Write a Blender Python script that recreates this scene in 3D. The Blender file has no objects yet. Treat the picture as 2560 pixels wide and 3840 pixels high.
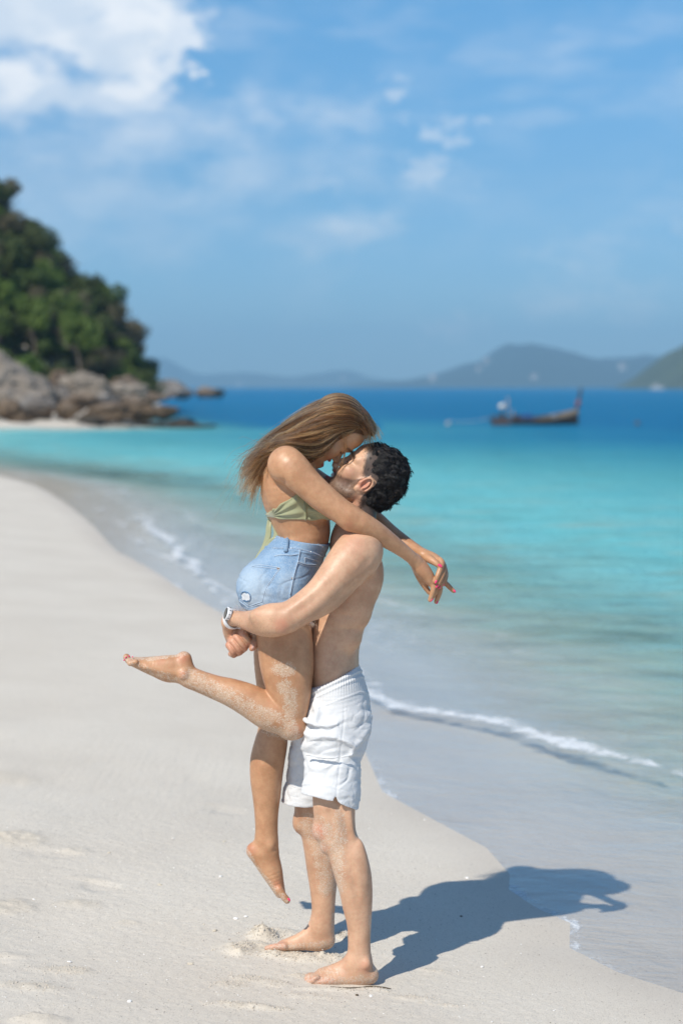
import bpy, bmesh, math, random
import numpy as np
import openvdb
from mathutils import Vector, Matrix, noise as mnoise
from mathutils.bvhtree import BVHTree

random.seed(7)
np.random.seed(7)
S = bpy.context.scene
COL = S.collection

# ------------------------------------------------------------------ camera
CAM_H = 1.88           # metres above the sand at the man's near foot
FPX = 6400.0           # focal length in pixels of the 2560x3840 photograph (60 mm lens)
CX, HOR = 1280.0, 1450.0
cam = bpy.data.cameras.new('camera')
cam.sensor_fit = 'VERTICAL'
cam.sensor_height = 36.0
cam.sensor_width = 24.0
cam.lens = 60.0
cam.shift_y = -(1920 - HOR) / 3840.0
cam.clip_start = 0.1
cam.clip_end = 60000
cam.dof.use_dof = True
cam.dof.focus_distance = 5.42
cam.dof.aperture_fstop = 2.1
cam.dof.aperture_blades = 0
camo = bpy.data.objects.new('camera', cam)
camo.location = (0, 0, CAM_H)
camo.rotation_euler = (math.radians(90), 0, 0)
COL.objects.link(camo)
S.camera = camo


def P(X, Y, dep):
    """point of the place that the photograph shows at pixel X, Y (2560x3840), dep metres in front of the lens"""
    return np.array(((X - CX) / FPX * dep, dep, CAM_H - (Y - HOR) / FPX * dep))


# ------------------------------------------------------------------ view, light, sky
S.view_settings.view_transform = 'Standard'
S.view_settings.look = 'None'
S.view_settings.gamma = 1.0
S.view_settings.exposure = 0.21
S.view_settings.use_curve_mapping = False
S.cycles.max_bounces = 8
S.cycles.transparent_max_bounces = 12
S.cycles.volume_bounces = 0
S.cycles.use_denoising = True
S.cycles.volume_step_rate = 10
S.cycles.sample_clamp_indirect = 6

SUN_EL = math.radians(47)
SUN_AZ = math.radians(215)     # clockwise from +Y: behind and left of the camera
sun = bpy.data.lights.new('sun', 'SUN')
sun.energy = 4.4
sun.angle = math.radians(0.55)
sun.color = (1.0, 0.945, 0.84)
suno = bpy.data.objects.new('sun', sun)
sd = Vector((math.sin(SUN_AZ) * math.cos(SUN_EL), math.cos(SUN_AZ) * math.cos(SUN_EL), math.sin(SUN_EL)))
suno.rotation_euler = sd.to_track_quat('Z', 'Y').to_euler()
suno.location = (-20, -20, 30)
COL.objects.link(suno)


class NT:
    """small helper to write node trees"""
    def __init__(s, tree):
        s.t = tree
        s.n = tree.nodes
        s.l = tree.links

    def node(s, typ, ins=None, **kw):
        n = s.n.new(typ)
        for k, v in kw.items():
            setattr(n, k, v)
        for k, v in (ins or {}).items():
            s.put(n.inputs[k], v)
        return n

    def put(s, sock, v):
        if isinstance(v, bpy.types.NodeSocket):
            s.l.new(v, sock)
        elif isinstance(v, bpy.types.Node):
            s.l.new(v.outputs[0], sock)
        else:
            sock.default_value = v

    def math(s, op, a, b=0.0, c=None, clamp=False):
        n = s.n.new('ShaderNodeMath')
        n.operation = op
        n.use_clamp = clamp
        s.put(n.inputs[0], a)
        s.put(n.inputs[1], b)
        if c is not None:
            s.put(n.inputs[2], c)
        return n.outputs[0]

    def vmath(s, op, a, b=None):
        n = s.n.new('ShaderNodeVectorMath')
        n.operation = op
        s.put(n.inputs[0], a)
        if b is not None:
            s.put(n.inputs[1], b)
        return n.outputs['Value'] if op in ('LENGTH', 'DOT_PRODUCT') else n.outputs[0]

    def mix(s, fac, a, b, blend='MIX'):
        n = s.n.new('ShaderNodeMix')
        n.data_type = 'RGBA'
        n.blend_type = blend
        n.clamp_factor = True
        s.put(n.inputs[0], fac)
        for i, v in ((6, a), (7, b)):
            if isinstance(v, (tuple, list)) and len(v) == 3:
                v = (*v, 1)
            s.put(n.inputs[i], v)
        return n.outputs[2]

    def noise(s, vec, scale, detail=3, rough=.5, dist=0.0, col=False):
        n = s.node('ShaderNodeTexNoise', {'Scale': scale, 'Detail': detail, 'Roughness': rough, 'Distortion': dist})
        if vec is not None:
            s.put(n.inputs['Vector'], vec)
        return n.outputs['Color' if col else 0]

    def smooth(s, v, a, b, lo=0., hi=1.):
        n = s.node('ShaderNodeMapRange', interpolation_type='SMOOTHSTEP')
        n.clamp = True
        s.put(n.inputs[0], v)
        n.inputs[1].default_value = a
        n.inputs[2].default_value = b
        n.inputs[3].default_value = lo
        n.inputs[4].default_value = hi
        return n.outputs[0]

    def ramp(s, v, stops, interp='LINEAR'):
        n = s.n.new('ShaderNodeValToRGB')
        n.color_ramp.interpolation = interp
        e = n.color_ramp.elements
        while len(e) < len(stops):
            e.new(0.5)
        for el, (p, c) in zip(e, stops):
            el.position = p
            el.color = (*c, 1) if len(c) == 3 else c
        s.put(n.inputs[0], v)
        return n.outputs[0]

    def attr(s, name, out='Fac'):
        n = s.n.new('ShaderNodeAttribute')
        n.attribute_name = name
        return n.outputs[out]


def pxdir(X, Y):
    return Vector(((X - CX) / FPX, 1.0, (HOR - Y) / FPX)).normalized()


world = bpy.data.worlds.new('World')
S.world = world
world.use_nodes = True
w = NT(world.node_tree)
w.n.clear()
sky = w.node('ShaderNodeTexSky', sky_type='NISHITA', sun_disc=False, sun_elevation=SUN_EL, sun_rotation=SUN_AZ,
             altitude=0, air_density=1.0, dust_density=0.15, ozone_density=3.0)
dirv = w.node('ShaderNodeTexCoord').outputs['Generated']
sep = w.node('ShaderNodeSeparateXYZ', {0: dirv})
elev = sep.outputs['Z']
# the tropical sky of the photograph stays a clean saturated blue right down to the sea
grade = w.ramp(elev, [(0.0, (.42, .64, .98)), (.04, (.46, .70, .98)), (.12, (.48, .74, .94)), (.22, (.50, .90, 1.09)), (.6, (.60, .95, 1.12))])
skyc = w.mix(1.0, sky.outputs[0], grade, 'MULTIPLY')
# clouds: lumpy noise gathered round some centres, the same noise thinly everywhere else
stretch = w.vmath('MULTIPLY', dirv, (1, 1, 1.7))
n1 = w.noise(stretch, 24, 6, .46)
n2 = w.noise(w.vmath('MULTIPLY', dirv, (1, 1, 3.2)), 11, 5, .55)
n3 = w.noise(stretch, 60, 4, .5)
warp = w.math('SUBTRACT', w.math('ADD', w.math('MULTIPLY', n1, 1.0), w.math('MULTIPLY', n3, .35)), .675)
n4 = w.noise(stretch, 130, 4, .55)
warp2 = w.math('SUBTRACT', w.math('ADD', w.math('MULTIPLY', n3, 1.1), w.math('MULTIPLY', n4, .5)), .82)
cum = None
for (X, Y, rx, ry, st, na, soft) in (
        (40, 0, 760, 500, 1.0, .95, .40), (420, 150, 340, 260, 1.0, 1.1, .36), (570, 150, 200, 180, .85, 1.4, .36), (200, 330, 640, 200, .72, 1.4, .5), (330, 470, 620, 130, .42, 1.4, .8),
        (560, 500, 800, 280, .56, 1.2, .8), (1130, 430, 480, 140, .42, 1.6, .7), (330, 740, 800, 280, .42, 1.2, .9), (1000, 640, 700, 250, .42, 1.3, .9), (500, 900, 760, 200, .34, 1.3, .9),
        (1492, 335, 80, 95, .48, 2.4, .7), (1700, 480, 170, 62, .46, 2.4, .7), (1660, 430, 90, 80, .30, 2.2, .7),
        (1590, 655, 200, 105, .50, 1.8, .8), (1180, 690, 160, 65, .36, 1.6, .7),
        (1250, 845, 380, 150, .62, 1.5, .9), (1010, 860, 70, 80, .22, 1.4, .6),
        (2230, 1090, 320, 250, .62, 1.5, .9), (1720, 1235, 200, 95, .50, 1.7, .9), (2050, 440, 220, 60, .22, 1.7, .7),
        (2540, 840, 90, 100, .25, 1.6, .6), (860, 1240, 80, 40, .13, 1.6, .7)):
    c = pxdir(X, Y)
    q = w.vmath('MULTIPLY', w.vmath('SUBTRACT', dirv, tuple(c)), (FPX / rx, 1.0, FPX / ry))
    wp_ = warp if rx > 200 else warp2
    r = w.math('SUBTRACT', w.math('SUBTRACT', 1.0, w.vmath('LENGTH', q)), w.math('MULTIPLY', wp_, -na * 1.6))
    m = w.smooth(r, 0.0, soft * 1.5, 0.0, st)
    cum = m if cum is None else w.math('MAXIMUM', cum, m)
wisp = w.math('MULTIPLY', w.smooth(n2, .47, .72), w.smooth(elev, 0.03, 0.12, .0, .26))
thin = w.math('MULTIPLY', w.smooth(n1, .40, .75), w.smooth(elev, 0.0, .05, .0, .12))
cum = w.math('MAXIMUM', cum, w.math('MAXIMUM', wisp, thin))
lump = w.smooth(w.noise(w.vmath('ADD', stretch, (0.012, 0, -.02)), 19, 5, .50), .36, .60)
ccol = w.mix(lump, (6.3, 7.1, 8.1), (8.6, 8.8, 9.1))
final = w.mix(cum, skyc, ccol)
bg = w.node('ShaderNodeBackground', {'Color': final, 'Strength': 0.105})
out = w.node('ShaderNodeOutputWorld', {'Surface': bg.outputs[0]})
SKY_NODES = dict(sky=sky, bg=bg)


# ------------------------------------------------------------------ object helpers
def mesh_np(name, v, f, smooth=True):
    v = np.asarray(v, dtype=np.float32)
    me = bpy.data.meshes.new(name)
    if isinstance(f, np.ndarray):
        k = f.shape[1]
        me.vertices.add(len(v))
        me.vertices.foreach_set('co', v.ravel())
        me.loops.add(f.size)
        me.loops.foreach_set('vertex_index', f.ravel().astype(np.int32))
        me.polygons.add(len(f))
        me.polygons.foreach_set('loop_start', np.arange(0, f.size, k, dtype=np.int32))
        me.update(calc_edges=True)
    else:
        me.from_pydata([tuple(map(float, p)) for p in v], [], f)
        me.update()
    if smooth:
        me.polygons.foreach_set('use_smooth', np.ones(len(me.polygons), dtype=bool))
    me.validate()
    return me


def link(name, me, mat=None, parent=None, label=None, cat=None, group=None, kind=None, loc=None):
    o = bpy.data.objects.new(name, me)
    COL.objects.link(o)
    if mat is not None:
        me.materials.append(mat)
    if parent is not None:
        o.parent = parent
    if loc is not None:
        o.location = loc
    for k, val in (('label', label), ('category', cat), ('group', group), ('kind', kind)):
        if val:
            o[k] = val
    return o


def empty(name, loc, label, cat, group=None):
    return link(name, None, None, None, label, cat, group, None, loc)


def fattr(me, name, arr):
    a = me.attributes.new(name, 'FLOAT', 'POINT')
    a.data.foreach_set('value', np.asarray(arr, dtype=np.float32))


def smooth01(x, a, b):
    t = np.clip((x - a) / (b - a), 0, 1)
    return t * t * (3 - 2 * t)


class VNoise:
    """tileable value noise in numpy (3 octaves by default)"""
    def __init__(s, seed):
        s.g = np.random.RandomState(seed).rand(32, 32, 32).astype(np.float32) * 2 - 1

    def base(s, x, y, z):
        xi, yi, zi = np.floor(x).astype(int), np.floor(y).astype(int), np.floor(z).astype(int)
        fx, fy, fz = x - xi, y - yi, z - zi
        fx, fy, fz = (t * t * (3 - 2 * t) for t in (fx, fy, fz))
        r = 0
        for i in (0, 1):
            for j in (0, 1):
                for k in (0, 1):
                    wgt = (fx if i else 1 - fx) * (fy if j else 1 - fy) * (fz if k else 1 - fz)
                    r = r + wgt * s.g[(xi + i) & 31, (yi + j) & 31, (zi + k) & 31]
        return r

    def __call__(s, x, y, z=0.0, octv=3, gain=.5):
        x = np.asarray(x, dtype=np.float64)
        y = np.asarray(y, dtype=np.float64)
        z = np.asarray(z, dtype=np.float64) + x * 0
        r, a = 0, 1.0
        for o in range(octv):
            r = r + a * s.base(x * 2 ** o + 7.3 * o, y * 2 ** o + 3.1 * o, z * 2 ** o + 5.7 * o)
            a *= gain
        return r


VN = VNoise(3)


def principled(name, color=(.5, .5, .5), rough=.6, **kw):
    m = bpy.data.materials.new(name)
    m.use_nodes = True
    t = NT(m.node_tree)
    b = t.n['Principled BSDF']
    b.inputs['Base Color'].default_value = (*color, 1)
    b.inputs['Roughness'].default_value = rough
    for k, val in kw.items():
        b.inputs[k].default_value = val
    return m, t, b


def simple(name, color, rough=.6, var=.12, scale=30, bump=0.0, bscale=80, **kw):
    """a plain material with a little procedural variation"""
    m, t, b = principled(name, color, rough, **kw)
    tc = t.node('ShaderNodeTexCoord').outputs['Object']
    nz = t.noise(tc, scale, 4, .6)
    lo = tuple(c * (1 - var) for c in color)
    hi = tuple(min(1, c * (1 + var)) for c in color)
    t.put(b.inputs['Base Color'], t.mix(nz, lo, hi))
    if bump:
        bp = t.node('ShaderNodeBump', {'Strength': bump, 'Distance': .01, 'Height': t.noise(tc, bscale, 5, .6)})
        t.put(b.inputs['Normal'], bp.outputs[0])
    return m

# ------------------------------------------------------------------ beach: shoreline, sand and sea
Z_W = -0.093          # still water level
LAND = np.array([
    (40.0, -40.0), (14.0, -10.0), (5.0, 1.0), (2.6, 3.5), (1.75, 4.6), (1.11, 5.55), (0.93, 5.75), (0.80, 6.0), (0.84, 6.28), (0.74, 6.45),
    (0.655, 6.70), (0.68, 6.9), (0.62, 7.3), (0.43, 7.75), (0.20, 8.3), (0.12, 9.3), (-0.05, 10.4), (-.36, 12.2), (-.62, 13.4),
    (-1.0, 14.8), (-1.5, 16.4), (-2.1, 18.6), (-2.75, 20.6), (-3.5, 24.1), (-4.7, 29.0), (-6.2, 34.5), (-7.7, 38.0), (-11.5, 45.0), (-16.5, 57.0),
    (-19.5, 70.0), (-19.2, 80.0), (-16.5, 84.5), (-12.2, 81.5), (-10.6, 82.0), (-11.5, 88.0), (-14.0, 100.0), (-18.0, 125.0), (-25.0, 165.0),
    (-34.0, 190.0), (-45.0, 205.0), (-60.0, 230.0), (-300.0, 320.0), (-9500.0, 900.0), (-9500.0, -3000.0), (40.0, -3000.0)])


def shore_sd(x, y):
    """signed distance to the shoreline, positive on land"""
    d2 = np.full(x.shape, 1e12)
    ins = np.zeros(x.shape, dtype=bool)
    n = len(LAND)
    for i in range(n):
        ax, ay = LAND[i]
        bx, by = LAND[(i + 1) % n]
        ex, ey = bx - ax, by - ay
        t = np.clip(((x - ax) * ex + (y - ay) * ey) / (ex * ex + ey * ey), 0, 1)
        d2 = np.minimum(d2, (x - ax - t * ex) ** 2 + (y - ay - t * ey) ** 2)
        if ay != by:
            c = ((ay > y) != (by > y)) & (x < ex * (y - ay) / (by - ay) + ax)
            ins ^= c
    d = np.sqrt(d2)
    return np.where(ins, d, -d)


def hill_h(x, y):
    """the wooded headland on the left"""
    px = x / y * FPX + CX           # width of the ridge follows its outline
    prof = np.interp(px, [-900, -200, 0, 60, 130, 200, 290, 400, 450, 500, 545, 575, 600],
                     [1100, 850, 640, 570, 490, 400, 330, 255, 195, 120, 50, 15, 0])
    hgt = prof / FPX * 118.0
    ramp = smooth01(y, 97, 124)
    back = 1 - smooth01(y, 190, 260)
    return hgt * ramp * back


def sand_z(x, y, sdv=None):
    s = shore_sd(x, y) if sdv is None else sdv
    up = 0.9 * (1 - np.exp(-np.maximum(s, 0) / 9.0))
    dn = -np.minimum(0.085 * np.maximum(-s, 0), 0.25 + 0.03 * np.maximum(-s, 0))
    z = Z_W + np.where(s > 0, up, np.maximum(dn, -4.0))
    # gentle undulation on dry sand
    dry = smooth01(s, .2, 2.0) * (1 - smooth01(y, 60, 120))
    z = z + dry * (0.012 * VN(x * .9, y * .7, 0, 2) + 0.004 * VN(x * 4, y * 3.2, 4, 2))
    far = (y > 88) & (x < 10)
    if np.any(far):
        z = z + np.where(far, hill_h(x, np.maximum(y, 50)), 0)
    return z


def ground_px(X, Y):
    """where the ray through a pixel meets the sand"""
    dep = 5.0
    for _ in range(30):
        z = float(sand_z(np.array([(X - CX) / FPX * dep]), np.array([dep]))[0])
        dep = .5 * dep + .5 * (CAM_H - z) * FPX / max(Y - HOR, 1)
    return (X - CX) / FPX * dep, dep


def graded(a, b, step, far_lo, far_hi, g=1.13):
    core = list(np.arange(a, b + 1e-6, step))
    hi, s = [], step
    while (hi[-1] if hi else b) < far_hi:
        s *= g
        hi.append((hi[-1] if hi else b) + s)
    lo, s = [], step
    while (lo[-1] if lo else a) > far_lo:
        s *= g
        lo.append((lo[-1] if lo else a) - s)
    return np.array(lo[::-1] + core + hi)


def sheet(xs, ys, zfun):
    X, Y = np.meshgrid(xs, ys, indexing='ij')
    Z, ex = zfun(X, Y)
    v = np.stack([X, Y, Z], -1).reshape(-1, 3)
    n, m = X.shape
    idx = np.arange(n * m).reshape(n, m)
    f = np.stack([idx[:-1, :-1], idx[1:, :-1], idx[1:, 1:], idx[:-1, 1:]], -1).reshape(-1, 4)
    return v, f, {k: a.ravel() for k, a in ex.items()}


# disturbed sand: (pixel X, pixel Y, radius x, radius depth, height, lumpiness)
FOOT_MOUNDS = []
for (X, Y, rx, ry, h, l) in ((950, 3560, .105, .085, .012, 1.0), (985, 3510, .055, .06, .034, 1.0), (900, 3570, .05, .06, .012, .8),
                             (1110, 3590, .13, .06, .012, 1.0), (1240, 3590, .07, .05, .010, .8), (1050, 3500, .09, .05, .010, .5),
                             (1285, 3510, .04, .05, .015, .8), (1180, 3600, .1, .04, .006, 1.),
                             (860, 3690, .07, .05, .006, .9), (930, 3670, .08, .04, .005, .9), (1130, 3660, .05, .03, .006, .8),
                             (1040, 3690, .06, .035, .007, .5), (900, 3770, .12, .035, .008, .7), (1010, 3780, .09, .03, .007, .8),
                             (1260, 3712, .16, .022, .006, .4), (1400, 3712, .07, .018, .006, .5), (1150, 3735, .1, .03, .004, .6),
                             (1560, 3745, .09, .03, .005, .5), (1690, 3770, .06, .02, .004, .7), (1620, 3640, .06, .03, .004, .5),
                             (120, 3700, .12, .06, .008, .7), (250, 3640, .1, .05, .007, .8), (150, 3830, .10, .05, .02, .5), (40, 3400, .12, .1, .008, .7),
                             (300, 3390, .10, .06, .006, .8), (60, 3140, .16, .12, .008, .8), (20, 2920, .2, .15, .014, .6),
                             (290, 3190, .06, .06, .005, .6), (480, 3460, .05, .04, .004, .9)):
    gx, gy = ground_px(X, Y)
    FOOT_MOUNDS.append((gx, gy, rx, ry, h, l))


rf = np.random.RandomState(17)
for k_ in range(9):                                  # old, half-filled footprints up the beach
    FOOT_MOUNDS.append((rf.uniform(-2.0, -.45), rf.uniform(5.2, 8.8), rf.uniform(.07, .12), rf.uniform(.05, .08), -rf.uniform(.005, .012), .25))
    gx, gy = FOOT_MOUNDS[-1][:2]
    FOOT_MOUNDS.append((gx + rf.uniform(-.08, .08), gy + .09, .10, .035, rf.uniform(.002, .005), .6))


def sand_fun(X, Y):
    s = shore_sd(X, Y)
    z = sand_z(X, Y, s)
    near = (Y > 4.4) & (Y < 9) & (np.abs(X) < 2.4)
    xx, yy = X[near], Y[near]
    add = np.zeros(xx.shape)
    dist = np.zeros(xx.shape)
    lump = VN(xx * 26, yy * 26, 1.0, 3, .6)
    clod = np.abs(VN(xx * 60, yy * 60, 9.0, 2, .6))
    for gx, gy, rx, ry, h, l in FOOT_MOUNDS:
        r = np.sqrt(((xx - gx) / rx) ** 2 + ((yy - gy) / ry) ** 2) + .18 * VN(xx * 14, yy * 14, 2, 2)
        m = 1 - smooth01(r, .35, 1.15)
        add += m * h * (1 - .35 * l + l * (.55 * lump + .35 * clod))
        dist = np.maximum(dist, m * l * min(1, max(h, 0) / .008))
    fine = .0011 * VN(xx * 45, yy * 45, 3, 2, .6) * smooth01(s[near], .1, .8)
    z[near] += add + fine
    dd = np.zeros(X.shape)
    dd[near] = dist
    return z, {'shore': s, 'loose': dd}


xs = graded(-1.35, 1.25, .0075, -4400, 4400, 1.12)
ys = graded(4.9, 7.2, .0085, -400, 7600, 1.10)
v, f, ex = sheet(xs, ys, sand_fun)
me = mesh_np('sand', v, f)
for k, a in ex.items():
    fattr(me, k, a)

m, t, b = principled('sand', (.5, .5, .48), .92)
pos = t.node('ShaderNodeNewGeometry').outputs['Position']
shore = t.attr('shore')
loose = t.attr('loose')
big = t.noise(pos, 1.1, 4, .55)
mid = t.noise(pos, 9, 4, .6)
fine = t.noise(pos, 420, 2, .7)
grain = t.node('ShaderNodeTexVoronoi', {'Vector': pos, 'Scale': 330.0}, feature='F1')
c = t.mix(t.smooth(big, .3, .7), (.60, .535, .452), (.655, .592, .505))
c = t.mix(t.math('MULTIPLY', t.smooth(mid, .35, .75), .35), c, (.63, .56, .465))
c = t.mix(t.math('MULTIPLY', loose, .55), c, (.56, .475, .36))
gcol = t.node('ShaderNodeSeparateColor', {0: grain.outputs['Color']})
c = t.mix(t.smooth(gcol.outputs[0], .86, .99, 0, .55), c, (.27, .23, .19))
c = t.mix(t.smooth(gcol.outputs[1], .88, .99, 0, .6), c, (.68, .62, .52))
spk = t.node('ShaderNodeTexVoronoi', {'Vector': pos, 'Scale': 95.0}, feature='F1')
ssep = t.node('ShaderNodeSeparateColor', {0: spk.outputs['Color']})
dot = t.math('MULTIPLY', t.smooth(ssep.outputs[0], .965, .97), t.smooth(spk.outputs['Distance'], .18, .32, 1, 0))
c = t.mix(t.math('MULTIPLY', dot, .75), c, (.13, .10, .08))
dot2 = t.math('MULTIPLY', t.smooth(ssep.outputs[1], .972, .977), t.smooth(spk.outputs['Distance'], .2, .36, 1, 0))
c = t.mix(t.math('MULTIPLY', dot2, .8), c, (.8, .76, .7))
# wet sand is darker and smoother at the water's edge
wetn = t.math('ADD', shore, t.math('MULTIPLY', t.math('SUBTRACT', t.noise(pos, 1.3, 3), .5), .35))
wet = t.smooth(wetn, -.02, .42, 1, 0)
c = t.mix(t.math('MULTIPLY', wet, .36), c, t.mix(1, c, (.74, .71, .69), 'MULTIPLY'))
t.put(b.inputs['Base Color'], c)
t.put(b.inputs['Roughness'], t.math('SUBTRACT', .93, t.math('MULTIPLY', wet, .25)))
hgt = t.math('ADD', t.math('MULTIPLY', fine, .55), t.math('MULTIPLY', t.noise(pos, 60, 4, .65), 1.2))
hgt = t.math('ADD', hgt, t.math('MULTIPLY', t.noise(pos, 180, 3, .6), .6))
bs = t.math('MULTIPLY', t.math('SUBTRACT', 1, t.math('MULTIPLY', wet, .8)), .42)
bp = t.node('ShaderNodeBump', {'Strength': bs, 'Distance': .006, 'Height': hgt})
t.put(b.inputs['Normal'], bp.outputs[0])
MSAND = m
link('beach_sand', me, m, kind='structure')


# ------------------------------------------------------------------ sea
# crest line of the little breaking wave (x, depth), from the photograph
CREST = np.array([ground for ground in [(-3.0, 26.0), (-1.9, 20.5), (-1.2, 16.5), (-.55, 13.0), (-.05, 11.4), (.39, 10.43), (.93, 9.95), (1.23, 9.52), (1.44, 9.18), (1.75, 8.77), (2.6, 7.7), (3.6, 6.4), (6, 3.5)]])


def line_sd(x, y, L):
    """distance to an open polyline, negative on its landward (left) side"""
    best = np.full(x.shape, 1e12)
    sgn = np.zeros(x.shape)
    for i in range(len(L) - 1):
        ax, ay = L[i]
        ex, ey = L[i + 1] - L[i]
        tt = np.clip(((x - ax) * ex + (y - ay) * ey) / (ex * ex + ey * ey), 0, 1)
        d2 = (x - ax - tt * ex) ** 2 + (y - ay - tt * ey) ** 2
        cr = ex * (y - ay) - ey * (x - ax)
        u = d2 < best
        best = np.where(u, d2, best)
        sgn = np.where(u, np.sign(cr), sgn)
    return np.sqrt(best) * sgn


def sea_fun(X, Y):
    s = shore_sd(X, Y)
    bed = sand_z(X, Y, s)
    off = np.maximum(-s, 0)
    amp = smooth01(off, .4, 3.5)
    near = Y < 200
    wv = 0.026 * VN(X * .55, Y * 1.0, 1, 3, .55) + .012 * VN(X * 1.9, Y * 3.1, 5, 2)
    wv2 = .0007 * VN(X * 3.5, Y * 5, 8, 2) * smooth01(off, .05, .5)
    z = Z_W + np.where(near, amp * wv + wv2, 0)
    cs = line_sd(X, Y, CREST) + .10 * VN(X * 1.2, Y * 1.2, 3, 2)
    along = .75 + .5 * VN(X * .8, Y * .8, 11, 1)
    crest = np.exp(-np.where(cs < 0, cs / .26, cs / .5) ** 2) * np.clip(along, .3, 1.3)
    z = z + .020 * crest * (Y < 30)
    foam = np.exp(-((cs + .07) / np.where(cs + .07 < 0, .08, .13)) ** 2) * np.clip(along + .2, .7, 1) * (Y < 30)
    # scattered foam left by earlier waves on the left, and the lip of the swash on the right
    lace = (.42 * np.exp(-((off - 1.0) / .8) ** 2) + .30 * np.exp(-((off - 1.7 + .4 * VN(X * .9, Y * .6, 5, 2)) / .16) ** 2)) * smooth01(Y, 10.5, 13) * (Y < 42)
    lip = np.exp(-((off - .02) / .035) ** 2) * (.30 + .7 * smooth01(VN(X * 1.7, Y * 1.7, 21, 1), -.25, .35)) * (Y < 30)
    lip2 = np.exp(-((off - .40) / .06) ** 2) * smooth01(Y, 9.5, 12) * (Y < 40) * .8
    foam = np.maximum.reduce([foam, lace, lip * .8, lip2])
    off = off * np.where(off > 2, 1 + 5 * smooth01(Y + 1.25 * X, 34, 120) * smooth01(off, 2, 8), 1)
    off = off * np.where((Y > 80) & (X < 2), 1 + 3 * smooth01(off, .2, 1.5), 1)
    return z, {'off': off, 'depth': np.maximum(Z_W - bed, 0), 'foam': foam}


xs = graded(-2.2, 2.6, .03, -4400, 4400, 1.10)
ys = graded(5.0, 17, .045, 1.0, 7600, 1.055)
v, f, ex = sheet(xs, ys, sea_fun)
# drop the part of the sheet that lies under dry sand
keepv = ex['off'] > 0
fk = keepv[f].any(axis=1)
f = f[fk]
used = np.unique(f)
remap = np.zeros(len(v), dtype=np.int64)
remap[used] = np.arange(len(used))
f = remap[f]
v = v[used]
me = mesh_np('sea', v, f)
for k, a in ex.items():
    fattr(me, k, a[used])

m = bpy.data.materials.new('sea_water')
m.use_nodes = True
t = NT(m.node_tree)
t.n.clear()
pos = t.node('ShaderNodeNewGeometry').outputs['Position']
off = t.attr('off')
dep = t.attr('depth')
foam = t.attr('foam')
flat = t.vmath('MULTIPLY', pos, (1, .45, 1))
patch = t.noise(flat, .055, 4, .55)
patch2 = t.noise(flat, .5, 3, .55)
offn = t.math('ADD', off, t.math('MULTIPLY', t.math('MULTIPLY', t.math('SUBTRACT', patch, .5), 1.3), off))
lg = t.math('DIVIDE', t.math('LOGARITHM', t.math('ADD', offn, 1.0), 10.0), 3.0)
body = t.ramp(lg, [(0.0, (.50, .56, .49)), (.17, (.40, .65, .60)), (.28, (.20, .575, .58)), (.42, (.105, .39, .425)), (.565, (.045, .275, .365)),
                   (.66, (.016, .19, .335)), (.73, (.008, .160, .325)), (1.0, (.008, .17, .345))])
body = t.mix(t.smooth(patch2, .35, .7, 0, .28), body, t.mix(1, body, (.72, .82, .9), 'MULTIPLY'))
sand_caustic = t.math('MULTIPLY', t.smooth(t.noise(t.vmath('MULTIPLY', pos, (.55, .8, 1)), 1.0, 5, .62), .48, .70), t.smooth(lg, .16, .44, .62, 0))
body = t.mix(sand_caustic, body, (.46, .52, .40))  # sandy patches, with caustic light worked into the same pale colour
streak = t.math('ADD', t.math('MULTIPLY', t.noise(t.vmath('MULTIPLY', pos, (.30, .9, 1)), 1.0, 5, .66), .5), t.math('MULTIPLY', t.noise(t.vmath('MULTIPLY', pos, (1.5, 3.2, 1)), 1.0, 5, .68, .5), .6))  # ripple and caustic brightness, painted into the body colour as dark and light streaks
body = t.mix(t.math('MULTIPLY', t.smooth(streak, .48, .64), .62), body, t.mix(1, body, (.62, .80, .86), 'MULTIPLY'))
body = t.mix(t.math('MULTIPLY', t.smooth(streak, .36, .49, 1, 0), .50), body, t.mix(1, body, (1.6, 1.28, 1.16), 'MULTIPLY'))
ripv = t.vmath('MULTIPLY', pos, (1, 1.6, 1))
rip = t.math('ADD', t.math('MULTIPLY', t.noise(ripv, 1.7, 5, .62, .3), 1.2), t.math('MULTIPLY', t.noise(ripv, 9, 3, .55), .3))
bps = t.smooth(off, .7, 2.4, .06, .9)
bp = t.node('ShaderNodeBump', {'Strength': bps, 'Distance': .17, 'Height': rip})
tr_col = t.mix(t.smooth(dep, 0, .45), (.985, .99, .99), (.60, .92, .94))
transp = t.node('ShaderNodeBsdfTransparent', {'Color': tr_col})
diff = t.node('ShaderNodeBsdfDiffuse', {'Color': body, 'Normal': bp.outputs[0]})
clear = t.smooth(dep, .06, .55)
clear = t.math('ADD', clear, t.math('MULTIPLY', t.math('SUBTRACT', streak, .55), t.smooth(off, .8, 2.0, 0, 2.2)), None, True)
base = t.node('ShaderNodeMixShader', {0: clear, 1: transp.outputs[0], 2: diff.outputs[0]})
gloss = t.node('ShaderNodeBsdfGlossy', {'Color': (1, 1, 1, 1), 'Roughness': .06, 'Normal': bp.outputs[0]})
fr = t.node('ShaderNodeFresnel', {'IOR': 1.38, 'Normal': bp.outputs[0]})
frc = t.math('MINIMUM', t.math('MULTIPLY', fr.outputs[0], t.smooth(lg, 0, .15, 1.1, 1)), t.smooth(lg, .08, .24, .36, .13))
surf = t.node('ShaderNodeMixShader', {0: frc, 1: base.outputs[0], 2: gloss.outputs[0]})
fn = t.noise(t.vmath('MULTIPLY', pos, (1, 1, 1)), 7, 6, .7, .6)
fn2 = t.node('ShaderNodeTexVoronoi', {'Vector': pos, 'Scale': 16.0, 'Randomness': 1.0}, feature='DISTANCE_TO_EDGE')
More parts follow.
